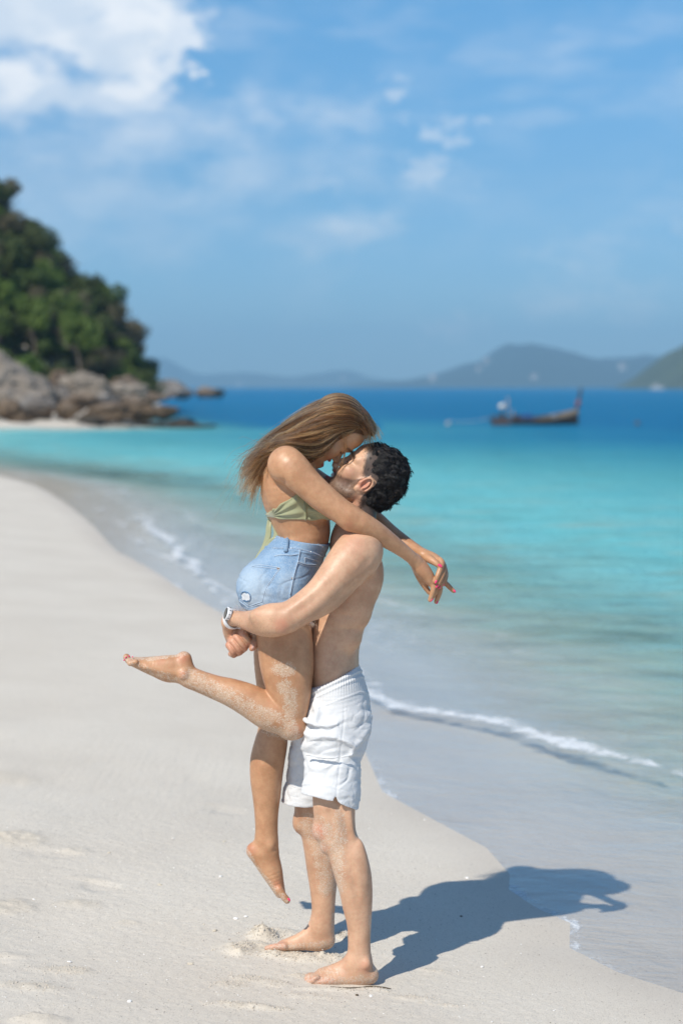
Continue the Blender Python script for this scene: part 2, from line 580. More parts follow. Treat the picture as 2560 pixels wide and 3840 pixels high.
fm = t.smooth(t.math('ADD', foam, t.math('MULTIPLY', t.math('SUBTRACT', fn, .5), 2.5)), .48, 1.05)
fm = t.math('MULTIPLY', fm, t.smooth(foam, .03, .3))
fbump = t.node('ShaderNodeBump', {'Strength': .8, 'Distance': .03, 'Height': t.noise(pos, 28, 4, .7)})
fd = t.node('ShaderNodeBsdfDiffuse', {'Color': (.78, .80, .82, 1), 'Normal': fbump.outputs[0]})
allm = t.node('ShaderNodeMixShader', {0: t.math('MULTIPLY', fm, .78), 1: surf.outputs[0], 2: fd.outputs[0]})
t.node('ShaderNodeOutputMaterial', {'Surface': allm.outputs[0]})
link('sea', me, m, kind='structure')

# ------------------------------------------------------------------ bodies: signed distance fields turned into one continuous skin
def smin(a, b, k):
    if k <= 0:
        return np.minimum(a, b)
    h = np.clip(.5 + .5 * (b - a) / k, 0, 1)
    return b + (a - b) * h - k * h * (1 - h)


def unit(v):
    v = np.asarray(v, dtype=float)
    return v / (np.linalg.norm(v) + 1e-12)


class Field:
    BIG = .04

    def __init__(s, lo, hi, vox):
        s.lo = np.array(lo, dtype=np.float32)
        s.vox = vox
        s.n = np.ceil((np.array(hi) - s.lo) / vox).astype(int) + 1
        s.a = np.full(s.n, s.BIG, dtype=np.float32)

    def sub(s, blo, bhi):
        i0 = np.clip(np.floor((np.asarray(blo) - s.lo) / s.vox).astype(int), 0, s.n)
        i1 = np.clip(np.ceil((np.asarray(bhi) - s.lo) / s.vox).astype(int) + 1, 0, s.n)
        sl = tuple(slice(a, b) for a, b in zip(i0, i1))
        ax = [(s.lo[d] + np.arange(i0[d], i1[d], dtype=np.float32) * s.vox) for d in range(3)]
        return sl, ax[0][:, None, None], ax[1][None, :, None], ax[2][None, None, :]

    # each shape: returns (bbox lo, bbox hi, function of x, y, z)
    def add(s, shapes, k=.01, op='u', kin=0.0):
        """smooth union of shapes into the field; shapes are first joined to each other with radius kin"""
        blo = np.min([q[0] for q in shapes], 0) - .035 - k
        bhi = np.max([q[1] for q in shapes], 0) + .035 + k
        sl, x, y, z = s.sub(blo, bhi)
        if x.size == 0 or y.size == 0 or z.size == 0:
            return
        loc = np.full((x.size, y.size, z.size), s.BIG, dtype=np.float32)
        o = np.array([sl[0].start, sl[1].start, sl[2].start])
        for qlo, qhi, fn in shapes:
            s2, x2, y2, z2 = s.sub(qlo - .03 - kin, qhi + .03 + kin)
            if x2.size == 0 or y2.size == 0 or z2.size == 0:
                continue
            l2 = tuple(slice(a.start - oo, a.stop - oo) for a, oo in zip(s2, o))
            loc[l2] = smin(loc[l2], fn(x2, y2, z2).astype(np.float32), kin)
        cur = s.a[sl]
        if op == 'u':
            s.a[sl] = smin(cur, loc, k)
        elif op == 's':
            s.a[sl] = -smin(-cur, loc, k)
        elif op == 'i':
            raise NotImplementedError
        return s

    def mesh(s, name, iso=0.0):
        g = openvdb.FloatGrid(s.BIG)
        g.copyFromArray(np.ascontiguousarray(s.a), tolerance=0.0)
        pts, quads = g.convertToQuads(iso)
        pts = pts * s.vox + s.lo
        return mesh_np(name, pts, quads[:, ::-1].copy()), pts


def cone(a, b, ra, rb, q=1.0, side=(0, 1, 0)):
    """round cone from a to b, its radius along `side` multiplied by q"""
    a, b = np.asarray(a, float), np.asarray(b, float)
    d = b - a
    L2 = float(d @ d) + 1e-12
    sd = np.asarray(side, float)
    sd = sd - d * (sd @ d) / L2
    sd = unit(sd)
    qq = max(q, 1)
    R = max(ra, rb)
    lo = np.minimum(a, b) - R * qq
    hi = np.maximum(a, b) + R * qq

    def fn(x, y, z):
        px, py, pz = x - a[0], y - a[1], z - a[2]
        h = np.clip((px * d[0] + py * d[1] + pz * d[2]) / L2, 0, 1)
        ox, oy, oz = px - h * d[0], py - h * d[1], pz - h * d[2]
        r = ra + (rb - ra) * h
        if q == 1.0:
            return np.sqrt(ox * ox + oy * oy + oz * oz) - r
        c = ox * sd[0] + oy * sd[1] + oz * sd[2]
        m = 1 / q - 1
        ox, oy, oz = ox + sd[0] * c * m, oy + sd[1] * c * m, oz + sd[2] * c * m
        k0 = np.sqrt(ox * ox + oy * oy + oz * oz) + 1e-9
        c2 = c / q
        # gradient-corrected distance of the squashed section
        gx = np.sqrt(np.maximum(k0 * k0 - c2 * c2, 0) + (c2 / q) ** 2) / k0
        return (k0 - r) / np.maximum(gx, .25)
    return lo, hi, fn


def ell(c, r, R=None):
    """ellipsoid, R = rows of its local axes"""
    c = np.asarray(c, float)
    r = np.asarray(r, float)
    R = np.eye(3) if R is None else np.asarray(R, float)
    ext = np.sqrt(((R * r[:, None]) ** 2).sum(0))

    def fn(x, y, z):
        px, py, pz = x - c[0], y - c[1], z - c[2]
        k0 = 0
        k1 = 0
        for i in range(3):
            u = (px * R[i, 0] + py * R[i, 1] + pz * R[i, 2]) / r[i]
            k0 = k0 + u * u
            k1 = k1 + (u / r[i]) ** 2
        k0 = np.sqrt(k0)
        k1 = np.sqrt(k1) + 1e-9
        return k0 * (k0 - 1) / k1
    return c - ext, c + ext, fn


def crom(pts, sub):
    """Catmull-Rom resampling of rows"""
    pts = np.asarray(pts, float)
    if len(pts) < 3:
        t = np.linspace(0, 1, sub + 1)[:, None]
        return pts[0] * (1 - t) + pts[-1] * t
    e = np.vstack([2 * pts[0] - pts[1], pts, 2 * pts[-1] - pts[-2]])
    res = []
    for i in range(1, len(e) - 2):
        p0, p1, p2, p3 = e[i - 1], e[i], e[i + 1], e[i + 2]
        for j in range(sub):
            t = j / sub
            res.append(.5 * ((2 * p1) + (-p0 + p2) * t + (2 * p0 - 5 * p1 + 4 * p2 - p3) * t * t + (-p0 + 3 * p1 - 3 * p2 + p3) * t ** 3))
    res.append(e[-2])
    return np.array(res)


def E(x1, y1, x2, y2, dep, q=1.0):
    """a limb's cross-section from its two outline points in the photograph, at its depth: centre, radius, depth ratio"""
    a, b = P(x1, y1, dep), P(x2, y2, dep)
    return (*((a + b) / 2), np.linalg.norm(a - b) / 2, q)


def C(X, Y, dep, rpx, q=1.0):
    return (*P(X, Y, dep), rpx * dep / FPX, q)


def tube(nodes, sub=4, side=(0, 1, 0), infl=0.0):
    n = crom(nodes, sub)
    return [cone(n[i, :3], n[i + 1, :3], max(n[i, 3], .001) + infl, max(n[i + 1, 3], .001) + infl, float((n[i, 4] + n[i + 1, 4]) / 2), side) for i in range(len(n) - 1)]


class Frame:
    """head frame: origin, forward, up, side (towards the camera is -side)"""
    def __init__(s, o, ang_up, yaw=0.0, roll=0.0, sc=1.0):
        u = np.array((math.cos(ang_up), 0, math.sin(ang_up)))
        sdv = np.array((0, 1.0, 0))
        f = np.cross(sdv, u)
        s.o, s.sc = np.asarray(o, float), sc
        M = np.stack([f, u, sdv])
        if yaw:
            cy, sy = math.cos(yaw), math.sin(yaw)
            M = np.stack([cy * M[0] + sy * M[2], M[1], -sy * M[0] + cy * M[2]])
        if roll:
            cr, sr = math.cos(roll), math.sin(roll)
            M = np.stack([M[0], cr * M[1] + sr * M[2], -sr * M[1] + cr * M[2]])
        s.M = M

    def p(s, f, u, sd=0.0):
        return s.o + s.sc * (f * s.M[0] + u * s.M[1] + sd * s.M[2])

    def loc(s, pts):
        return ((pts - s.o) @ s.M.T) / s.sc

    def ell(s, c, r, tilt=0.0):
        R = s.M
        if tilt:
            ct, st = math.cos(tilt), math.sin(tilt)
            R = np.stack([ct * R[0] + st * R[1], -st * R[0] + ct * R[1], R[2]])
        return ell(s.p(*c), np.array(r) * s.sc, R)

    def cone(s, a, b, ra, rb, q=1.0):
        return cone(s.p(*a), s.p(*b), ra * s.sc, rb * s.sc, q, s.M[2])

    def poly(s, pts, r, sub=4):
        n = crom([(*p, *(rr if isinstance(rr, tuple) else (rr,))) for p, rr in zip(pts, r if isinstance(r, list) else [r] * len(pts))], sub)
        return [s.cone(n[i, :3], n[i + 1, :3], n[i, 3], n[i + 1, 3]) for i in range(len(n) - 1)]


DM = 5.535      # depth of the man's middle plane
DW = 5.525      # of the woman's
# ---- head frames from the photograph (angle of the face's vertical above horizontal)
HM = Frame(P(1382, 1795, DM), math.radians(41))
HM.M[0] = -HM.M[0] if HM.M[0][0] > 0 else HM.M[0]
HW = Frame(P(1252, 1605, DW), math.radians(28), sc=.93)
HW.M[0] = -HW.M[0] if HW.M[0][2] > 0 else HW.M[0]


SKULL_W = ((-.008, .026, 0), (.086, .078, .076))


def head_common(F, H, male):
    cu = 0.0 if male else .012          # her smile lifts and shortens the lower face
    s = 1.0
    # skull and face masses
    F.add([H.ell(*((-.012, .035, 0), (.092, .088, .077)) if male else SKULL_W)], .02)
    F.add([H.ell((-.038 if male else -.028, -.002, 0), (.072 if male else .066, .068, .066))], .03)
    F.add([H.ell((.042, -.048, 0), (.046, .072, .058 if male else .054))], .03)
    F.add([H.ell((.050, .040, 0), (.046, .052, .060))], .03)
    jw = .056 if male else .050
    for sg in (-1, 1):
        F.add(H.poly([(.002, -.030, sg * (jw + .008)), (.004, -.072, sg * jw), (.040, -.098 + cu * .6, sg * jw * .66), (.076, -.112 + cu, sg * .010)], [.015, .017, .016, .017]), .022)
        F.add([H.ell((.060, -.030, sg * .046), (.026, .019, .020))], .018)            # cheekbone
        F.add([H.ell((.068, -.052, sg * .036), (.021, .021, .019))], .016)            # smiling cheek
    F.add([H.ell((.036, -.086, 0), (.050, .032, .050))], .022)
    F.add([H.ell((.079 if male else .077, -.112 + cu, 0), (.018, .016, .020))], .014)
    # eye sockets, lids, brows
    for sg in (-1, 1):
        F.add([H.ell((.093, -.010, sg * .031), (.017, .012, .018))], .012, 's')
        F.add([H.ell((.073, -.011, sg * .032), (.0145, .0135, .0155))], .006)
        F.add(H.poly([(.091, .010, sg * .010), (.087, .014, sg * .028), (.070, .012, sg * .048)], [.008, .009, .007]), .014)
    # nose
    if male:
        F.add(H.poly([(.086, .004, 0), (.095, -.018, 0), (.103, -.037, 0), (.107, -.048, 0)], [.0095, .0098, .0110, .0115]), .010)
        F.add([H.ell((.103, -.055, sg * .012), (.012, .009, .0085)) for sg in (-1, 1)], .006)
        F.add([H.ell((.1085, -.062, sg * .0085), (.008, .004, .0035), .2) for sg in (-1, 1)], .003, 's')
    else:
        F.add(H.poly([(.080, .002, 0), (.088, -.018, 0), (.099, -.036, 0), (.105, -.045, 0)], [.008, .0075, .009, .0105]), .010)
        F.add([H.ell((.099, -.050, sg * .0105), (.010, .0075, .0075)) for sg in (-1, 1)], .006)
        F.add([H.ell((.1035, -.056, sg * .0075), (.0065, .0035, .003), .2) for sg in (-1, 1)], .003, 's')
    # smiling mouth: opening between the lips
    md = 0 if male else -.003
    F.add(H.poly([(.066, -.078, -.030), (.087, -.081, -.014), (.094, -.082, 0), (.087, -.081, .014), (.066, -.078, .030)], [.0062, .0105, .0112, .0105, .0062]), .004, 's')
    F.add(H.poly([(.069 + md, -.0685, -.031), (.089 + md, -.0670, -.013), (.0955 + md, -.0665, 0), (.089 + md, -.0670, .013), (.069 + md, -.0685, .031)], [.003, .0046, .005, .0046, .003]), .005)
    F.add(H.poly([(.069 + md, -.0855, -.030), (.085 + md, -.0955, -.013), (.0905 + md, -.0978, 0), (.085 + md, -.0955, .013), (.069 + md, -.0855, .030)], [.003, .0052, .006, .0052, .003]), .005)
    F.add(H.poly([(.083, -.058, -.006), (.089, -.066, 0), (.083, -.058, .006)], [.004, .004, .004]), .006)


def ear(F, H, sg):
    s0 = .074
    F.add([H.ell((-.004, -.022, sg * (s0 - .002)), (.0165, .029, .007), -.2)], .006)
    rim = []
    for a in np.linspace(-.5, 1.55 * math.pi, 12):
        rr = (1.0 if a < math.pi * 1.1 else .85)
        rim.append((-.005 + .0165 * rr * math.cos(math.pi - a) * .98 - .2 * .0, -.019 + .028 * rr * math.sin(a + 0.0), sg * (s0 + .007 + .003 * math.sin(a))))
    F.add([H.ell((.001, -.023, sg * (s0 + .008)), (.009, .016, .0075))], .003, 's')
    F.add(H.poly(rim, .0036, 2), .003)
    F.add(H.poly([(-.008, -.004, sg * (s0 + .007)), (-.011, -.018, sg * (s0 + .008)), (-.007, -.032, sg * (s0 + .0075))], .0032), .003)
    F.add([H.ell((.006, -.046, sg * (s0 + .002)), (.008, .009, .005))], .006)
    F.add([H.ell((.013, -.026, sg * (s0 + .003)), (.005, .006, .005))], .005)


def finger(F, pts, radii, k=.003, kin=0.0):
    n = [(*p, r, 1.0) for p, r in zip(pts, radii)]
    F.add(tube(n, 3), k, 'u', kin)


def keep_detail(pts, H, spots):
    """1 where a limb may be smoothed, 0 on face, hands and feet"""
    X_ = CX + pts[:, 0] / pts[:, 1] * FPX
    Y_ = HOR - (pts[:, 2] - CAM_H) / pts[:, 1] * FPX
    wgt = smooth01(np.linalg.norm(pts - H.o, axis=1), .115, .15)
    for x_, y_, r_ in spots:
        wgt = wgt * smooth01(np.hypot(X_ - x_, Y_ - y_), r_ * .8, r_ * 1.15)
    return wgt


def relax(me, pts, it, wgt):
    """a few steps of Taubin smoothing, weighted per vertex"""
    ne = len(me.edges)
    ed = np.empty(ne * 2, np.int32)
    me.edges.foreach_get('vertices', ed)
    ed = ed.reshape(-1, 2)
    n = len(pts)
    deg = np.bincount(ed.ravel(), minlength=n).astype(float)
    p = pts.astype(float).copy()
    for i in range(it * 2):
        lam = .55 if i % 2 == 0 else -.48
        q = np.empty_like(p)
        for d in range(3):
            q[:, d] = (np.bincount(ed[:, 0], p[ed[:, 1], d], n) + np.bincount(ed[:, 1], p[ed[:, 0], d], n)) / deg
        p += (lam * wgt)[:, None] * (q - p)
    me.vertices.foreach_set('co', p.astype(np.float32).ravel())
    me.update()
    return p


# ======================================================================= THE MAN
FM = Field((-.60, 5.17, -.04), (.36, 5.98, 1.74), .0027)
dn, df = 5.445, 5.625     # depth of his near and far hip
M_TORSO = [E(1245, 2020, 1415, 2055, DM, 1.70), E(1242, 2085, 1424, 2110, DM, 1.85), E(1232, 2160, 1421, 2165, DM, 1.70),
           E(1200, 2240, 1399, 2240, DM, 1.55), E(1158, 2330, 1369, 2335, DM, 1.38), E(1146, 2420, 1347, 2430, DM, 1.42),
           E(1148, 2520, 1346, 2510, DM, 1.48), E(1165, 2610, 1352, 2590, DM, 1.50), E(1175, 2680, 1352, 2660, DM, 1.35)]
FM.add(tube(M_TORSO, 4), .02)
# neck, trapezius
FM.add(tube([C(1350, 1880, DM, 62, 1.0), C(1335, 1935, DM, 62, 1.0), C(1325, 1995, DM, 70, 1.25), C(1325, 2040, DM, 80, 1.5)], 4), .03)
for sg, dd in ((-1, 5.40), (1, 5.67)):
    FM.add(tube([C(1365, 1950, DM + sg * .03, 38), C(1365, 2010, DM + sg * .085, 44), C(1360, 2055, dd, 48)], 4), .035)
# sternomastoid strap
FM.add(tube([C(1352, 1868, DM - .055, 15), C(1300, 1960, DM - .035, 15), C(1268, 2010, DM - .02, 13)], 4), .015)
# shoulder blade, lat, pectoral
FM.add([ell(P(1385, 2155, DM - .09), (.045, .05, .08))], .03)
FM.add([ell(P(1350, 2230, DM - .095), (.045, .042, .11))], .03)
# near arm
M_ARM = [E(1290, 2012, 1415, 2100, 5.375, 1.0), E(1244, 2056, 1372, 2160, 5.35, .95), E(1210, 2114, 1300, 2212, 5.325, .95), E(1164, 2178, 1240, 2272, 5.305, .98),
         E(1108, 2228, 1172, 2328, 5.29, 1.0), E(1062, 2262, 1098, 2368, 5.283, 1.0)]
FM.add(tube(M_ARM, 4), .022)
FM.add([ell(P(1345, 2078, 5.372), (.068, .052, .07))], .03)
FM.add([ell(P(1262, 2160, 5.320), (.045, .04, .045))], .02)     # biceps
FM.add(tube([C(1330, 2170, 5.36, 30), C(1245, 2255, 5.325, 32), C(1185, 2305, 5.31, 18)], 4), .02)   # triceps
M_FORE = [C(1072, 2318, 5.285, 50), E(1028, 2262, 1040, 2388, 5.30, .95), E(985, 2274, 992, 2386, 5.325, .95), E(945, 2288, 950, 2372, 5.36, .95),
          E(908, 2292, 906, 2354, 5.40, 1.0), E(880, 2289, 884, 2348, 5.435, 1.15), C(862, 2330, 5.465, 29, 1.15)]
FM.add(tube(M_FORE, 4), .016)
FM.add([ell(P(1052, 2352, 5.268), (.022, .016, .020))], .012)
# muscle lines of the arm
FM.add(tube([C(1300, 2138, 5.255, 5), C(1240, 2190, 5.250, 5), C(1170, 2254, 5.240, 5), C(1105, 2300, 5.230, 4)], 4), .022, 's')
FM.add(tube([C(1392, 2105, 5.298, 5), C(1352, 2150, 5.280, 6), C(1312, 2176, 5.264, 5)], 4), .022, 's')
FM.add([ell(P(1000, 2306, 5.292), (.05, .018, .02))], .03)
# left hand, wrapped round behind the right one
FM.add(tube([C(862, 2330, 5.468, 28, 1.1), C(862, 2360, 5.50, 27, 1.6), C(872, 2392, 5.535, 26, 1.9)], 4), .012)
for i, (dx, dy) in enumerate(((0, 0), (6, 14), (14, 26), (24, 34))):
    finger(FM, [P(868 + dx, 2380 + dy, 5.555), P(905 + dx, 2386 + dy * .8, 5.60), P(945 + dx * .6, 2382 + dy * .7, 5.59)], [.010, .009, .008], .004)
# ribs, flank and spine edge of the torso
FM.add([ell(P(1305, 2385, 5.450), (.045, .035, .05)), ell(P(1300, 2325, 5.445), (.05, .035, .03)), ell(P(1300, 2275, 5.440), (.05, .035, .028))], .02)
# right arm comes round her far side, its fist closes over the left wrist
FM.add(tube([C(1345, 2085, 5.69, 78), C(1270, 2170, 5.75, 66), C(1170, 2270, 5.80, 55), C(1080, 2345, 5.80, 50)], 4), .02)
FM.add(tube([C(1085, 2345, 5.80, 48), C(1030, 2355, 5.75, 50), C(970, 2362, 5.64, 36), C(935, 2368, 5.55, 28)], 4), .02)
# back of the fist: knuckle row from (908,2365) down left to (853,2410)
kn = [(908, 2371), (884, 2388), (868, 2403), (856, 2418)]
pip = [(936, 2410), (920, 2430), (902, 2445), (880, 2455)]
tips = [(925, 2424), (908, 2442), (890, 2452), (868, 2452)]
FM.add([cone(P(935, 2372, 5.545), P(905, 2385, 5.47), .024, .024, 1.0), cone(P(925, 2392, 5.545), P(880, 2408, 5.475), .024, .022, 1.0)], .012, 'u', .012)
for i, ((kx, ky), (px_, py_), (tx, ty)) in enumerate(zip(kn, pip, tips)):
    r = (.0120, .0116, .0110, .0102)[i]
    finger(FM, [P(kx + 10, ky - 2, 5.48), P(kx + 2, ky, 5.448 + .003 * i), P((kx + px_) / 2 + 1, (ky + py_) / 2 + 1, 5.436 + .003 * i), P(px_ - 4, py_ - 3, 5.444 + .003 * i), P(px_ - 4, py_ + 2, 5.463), P(tx - 3, ty, 5.482)],
           [r * .95, r * 1.04, r * .97, r, r * .92, r * .85], .0025)
    FM.add([ell(P(kx + 3, ky + 2, 5.444 + .003 * i), (.0095, .009, .0095))], .006)
for (x1, y1, x2, y2, dq) in ((898, 2381, 927, 2420, 5.4375), (877, 2398, 910, 2438, 5.4385), (863, 2413, 890, 2450, 5.4415)):
    FM.add(tube([C(x1, y1, dq, 2.2), C((x1 + x2) / 2 + 1, (y1 + y2) / 2 + 1, dq - .005, 3.0), C(x2, y2, dq, 2.6)], 4), .004, 's')
finger(FM, [P(945, 2378, 5.50), P(955, 2388, 5.462), P(958, 2408, 5.440), P(950, 2424, 5.430), P(944, 2432, 5.430)], [.015, .014, .0125, .0112, .009], .004)
# pelvis mass inside the shorts, buttock
FM.add([ell(P(1300, 2655, 5.47), (.06, .065, .08)), ell(P(1300, 2655, 5.60), (.06, .065, .08))], .03)
# near leg
M_LEGN = [C(1268, 2690, 5.465, 84, .85), C(1258, 2780, 5.45, 82, .9), E(1176, 2870, 1328, 2880, 5.425, .90), E(1172, 2960, 1326, 2975, 5.415, .93), E(1174, 3030, 1331, 3035, 5.412, .95), E(1182, 3085, 1331, 3075, 5.41, .93),
          E(1195, 3140, 1336, 3125, 5.408, .92), E(1222, 3190, 1352, 3165, 5.405, .92), E(1240, 3240, 1376, 3215, 5.402, .92), E(1255, 3290, 1391, 3270, 5.40, .92), E(1272, 3345, 1396, 3330, 5.40, .92),
          E(1284, 3400, 1395, 3395, 5.40, .92), E(1299, 3460, 1392, 3455, 5.40, .92), E(1304, 3520, 1389, 3515, 5.40, .92), E(1303, 3570, 1390, 3565, 5.40, .95), E(1298, 3610, 1397, 3610, 5.40, .95), C(1352, 3645, 5.40, 46, .8)]
FM.add(tube(M_LEGN, 3), .02)
FM.add([ell(P(1345, 3240, 5.372), (.022, .016, .075))], .03)
FM.add(tube([C(1300, 3215, 5.342, 3), C(1322, 3290, 5.340, 4), C(1338, 3370, 5.346, 3)], 4), .02, 's')
FM.add(tube([C(1232, 3050, 5.346, 4), C(1245, 3100, 5.344, 5), C(1240, 3150, 5.346, 3)], 4), .02, 's')
FM.add([ell(P(1200, 3112, 5.405), (.026, .032, .034))], .018)       # kneecap
FM.add([ell(P(1218, 3172, 5.405), (.016, .02, .022))], .016)
FM.add(tube([C(1300, 3000, 5.365, 20), C(1312, 3080, 5.365, 12), C(1322, 3140, 5.372, 9)], 3), .014)   # outer hamstring tendon
FM.add([ell(P(1375, 3614, 5.366), (.011, .009, .013))], .018)       # ankle bone
# near foot
NF = 5.400
FM.add(tube([C(1386, 3656, NF, 34, .95), C(1345, 3655, NF, 44, .80), C(1290, 3662, NF, 36, 1.05), C(1240, 3666, NF - .005, 29, 1.45), C(1200, 3670, NF - .006, 22, 2.1), C(1176, 3673, NF - .006, 17, 2.6)], 4), .016)
FM.add(tube([C(1330, 3608, NF, 34, .8), C(1270, 3632, NF + .005, 24, .9), C(1205, 3650, NF + .012, 17, 1.1)], 4), .02)
for (yo, L, r) in ((.036, 1128, .0125), (.014, 1133, .0095), (-.006, 1142, .009), (-.024, 1152, .0085), (-.040, 1164, .008)):
    finger(FM, [P(1190, 3666, NF + yo * .9), P((1190 + L) / 2 + 4, 3662 + (6 if yo < 0 else 0), NF + yo), P(L + 12, 3675, NF + yo), P(L + 7, 3679, NF + yo)], [r * 1.05, r, r * .95, r * .9], .005)
# far leg
fa = 5.69
M_LEGF = [C(1250, 2690, 5.61, 82, .85), C(1215, 2780, 5.63, 80, .9), E(1110, 2870, 1270, 2880, 5.645, .92), E(1105, 2960, 1255, 2970, 5.66, .95), E(1104, 3035, 1245, 3040, 5.67, .95), E(1112, 3080, 1246, 3080, 5.675, .95),
          E(1128, 3125, 1254, 3120, 5.68, .95), E(1140, 3190, 1264, 3185, 5.685, .95), E(1149, 3255, 1268, 3250, 5.69, .95), E(1158, 3310, 1264, 3305, 5.69, .95), E(1166, 3370, 1258, 3365, 5.69, .95),
          E(1168, 3425, 1255, 3420, 5.69, .98), E(1160, 3465, 1254, 3465, 5.69, .95), C(1208, 3508, 5.69, 45, .85)]
FM.add(tube(M_LEGF, 3), .02)
FM.add([ell(P(1122, 3085, 5.675), (.022, .03, .032))], .018)
FM.add(tube([C(1224, 3528, fa, 30, 1.0), C(1190, 3528, fa, 38, .85), C(1140, 3535, fa, 27, 1.2), C(1090, 3543, fa, 20, 1.8), C(1050, 3549, fa, 14, 2.6)], 4), .016)
FM.add(tube([C(1185, 3490, fa, 32, .8), C(1120, 3520, fa - .008, 19, .9), C(1060, 3540, fa - .015, 13, 1.1)], 4), .02)
for (yo, L, r) in ((-.036, 990, .0125), (-.014, 996, .0095), (.006, 1004, .009), (.024, 1014, .0085), (.040, 1026, .008)):
    finger(FM, [P(1064, 3549, fa + yo * .9), P((1060 + L) / 2, 3551, fa + yo), P(L + 10, 3556, fa + yo)], [r * 1.0, r * .85, r * .62], .008)
head_common(FM, HM, True)
for sg in (-1, 1):
    ear(FM, HM, sg)

man_me, man_pts = FM.mesh('person')
man_pts = relax(man_me, man_pts, 24, keep_detail(man_pts, HM, [(905, 2410, 95), (1200, 3650, 130), (1080, 3535, 130)]))

# ======================================================================= THE WOMAN
FW = Field((-.74, 5.20, .14), (.42, 5.90, 1.90), .0027)
wn, wf = 5.44, 5.625
W_TORSO = [C(1098, 1738, DW, 60, 1.7), E(985, 1770, 1180, 1800, DW, 1.55), E(980, 1830, 1205, 1860, DW, 1.42), E(1000, 1890, 1235, 1905, DW, 1.25), E(1022, 1945, 1237, 1955, DW, 1.28),
           E(1042, 2000, 1236, 2010, DW, 1.36), E(1030, 2050, 1214, 2060, DW, 1.48), E(985, 2105, 1200, 2115, DW, 1.50), E(938, 2165, 1192, 2175, DW, 1.40), E(916, 2225, 1182, 2232, DW, 1.38), E(930, 2275, 1170, 2290, DW, 1.35)]
FW.add(tube(W_TORSO, 4), .02)
for dd in (wn, wf):
    FW.add([ell(P(975, 2205, dd), (.07, .078, .082))], .03)
FW.add([ell(P(1205, 1895, 5.455), (.045, .055, .05)), ell(P(1205, 1895, 5.595), (.045, .055, .05))], .025)    # bust
FW.add([ell(P(1035, 1800, 5.435), (.035, .03, .075))], .03)     # shoulder blade
# neck
FW.add(tube([C(1170, 1640, DW, 52), C(1135, 1685, DW, 55, 1.05), C(1105, 1735, DW, 64, 1.5)], 4), .03)
for sg, dd in ((-1, 5.385), (1, 5.665)):
    FW.add(tube([C(1120, 1690, DW + sg * .03, 34), C(1085, 1715, DW + sg * .085, 40), C(1068, 1738, dd, 46)], 4), .03)
# near arm
W_ARM = [C(1072, 1742, 5.375, 70, .9), E(1142, 1712, 1052, 1808, 5.362, .95), E(1190, 1770, 1108, 1850, 5.352, .95), E(1245, 1826, 1165, 1898, 5.348, .95), E(1295, 1870, 1225, 1938, 5.346, .95),
         E(1335, 1900, 1280, 1975, 5.346, .98)]
FW.add(tube(W_ARM, 4), .02)
W_FORE = [E(1330, 1898, 1285, 1978, 5.346, 1.0), E(1372, 1922, 1332, 2003, 5.350, 1.0), E(1422, 1956, 1386, 2027, 5.368, 1.0), E(1474, 1999, 1442, 2056, 5.395, 1.0), E(1524, 2043, 1496, 2087, 5.425, 1.08), E(1568, 2082, 1538, 2117, 5.455, 1.25)]
FW.add(tube(W_FORE, 4), .012)
FW.add([ell(P(1308, 1972, 5.338), (.016, .014, .014))], .012)
FW.add(tube([C(1290, 1948, 5.300, 2.2), C(1306, 1944, 5.298, 3), C(1322, 1950, 5.302, 2.2)], 4), .006, 's')
FW.add(tube([C(1286, 1962, 5.302, 2.2), C(1304, 1957, 5.299, 3), C(1318, 1962, 5.302, 2.2)], 4), .006, 's')
FW.add(tube([C(1062, 1806, 5.338, 5), C(1040, 1835, 5.36, 6), C(1022, 1868, 5.375, 5)], 4), .018, 's')
# near (right) hand: palm side of the wrist, fingers hanging
HD = 5.462
FW.add(tube([C(1556, 2102, HD, 25, 1.2), C(1578, 2130, HD + .004, 29, 1.0), C(1602, 2160, HD + .012, 25, 1.1), C(1616, 2182, HD + .020, 19, 1.4)], 4), .01)
finger(FW, [P(1560, 2128, HD + .015), P(1572, 2162, HD + .028), P(1590, 2195, HD + .034), P(1608, 2222, HD + .036)], [.015, .0125, .010, .0075], .006)    # thumb
FINGERS_W = {}
finger(FW, [P(1617, 2180, HD + .010), P(1624, 2206, HD + .004), P(1618, 2230, HD + .008), P(1611, 2250, HD + .012)], [.0098, .0090, .0082, .0068], .004)
finger(FW, [P(1630, 2180, HD + .028), P(1632, 2208, HD + .028), P(1626, 2230, HD + .03), P(1618, 2244, HD + .032)], [.0095, .0086, .008, .0065], .004)
finger(FW, [P(1640, 2178, HD + .040), P(1649, 2206, HD + .040), P(1643, 2234, HD + .040), P(1634, 2257, HD + .040)], [.0098, .0092, .0084, .0070], .004)
finger(FW, [P(1640, 2165, HD + .055), P(1668, 2186, HD + .056), P(1686, 2203, HD + .056), P(1700, 2217, HD + .056)], [.0095, .0088, .008, .0066], .004)
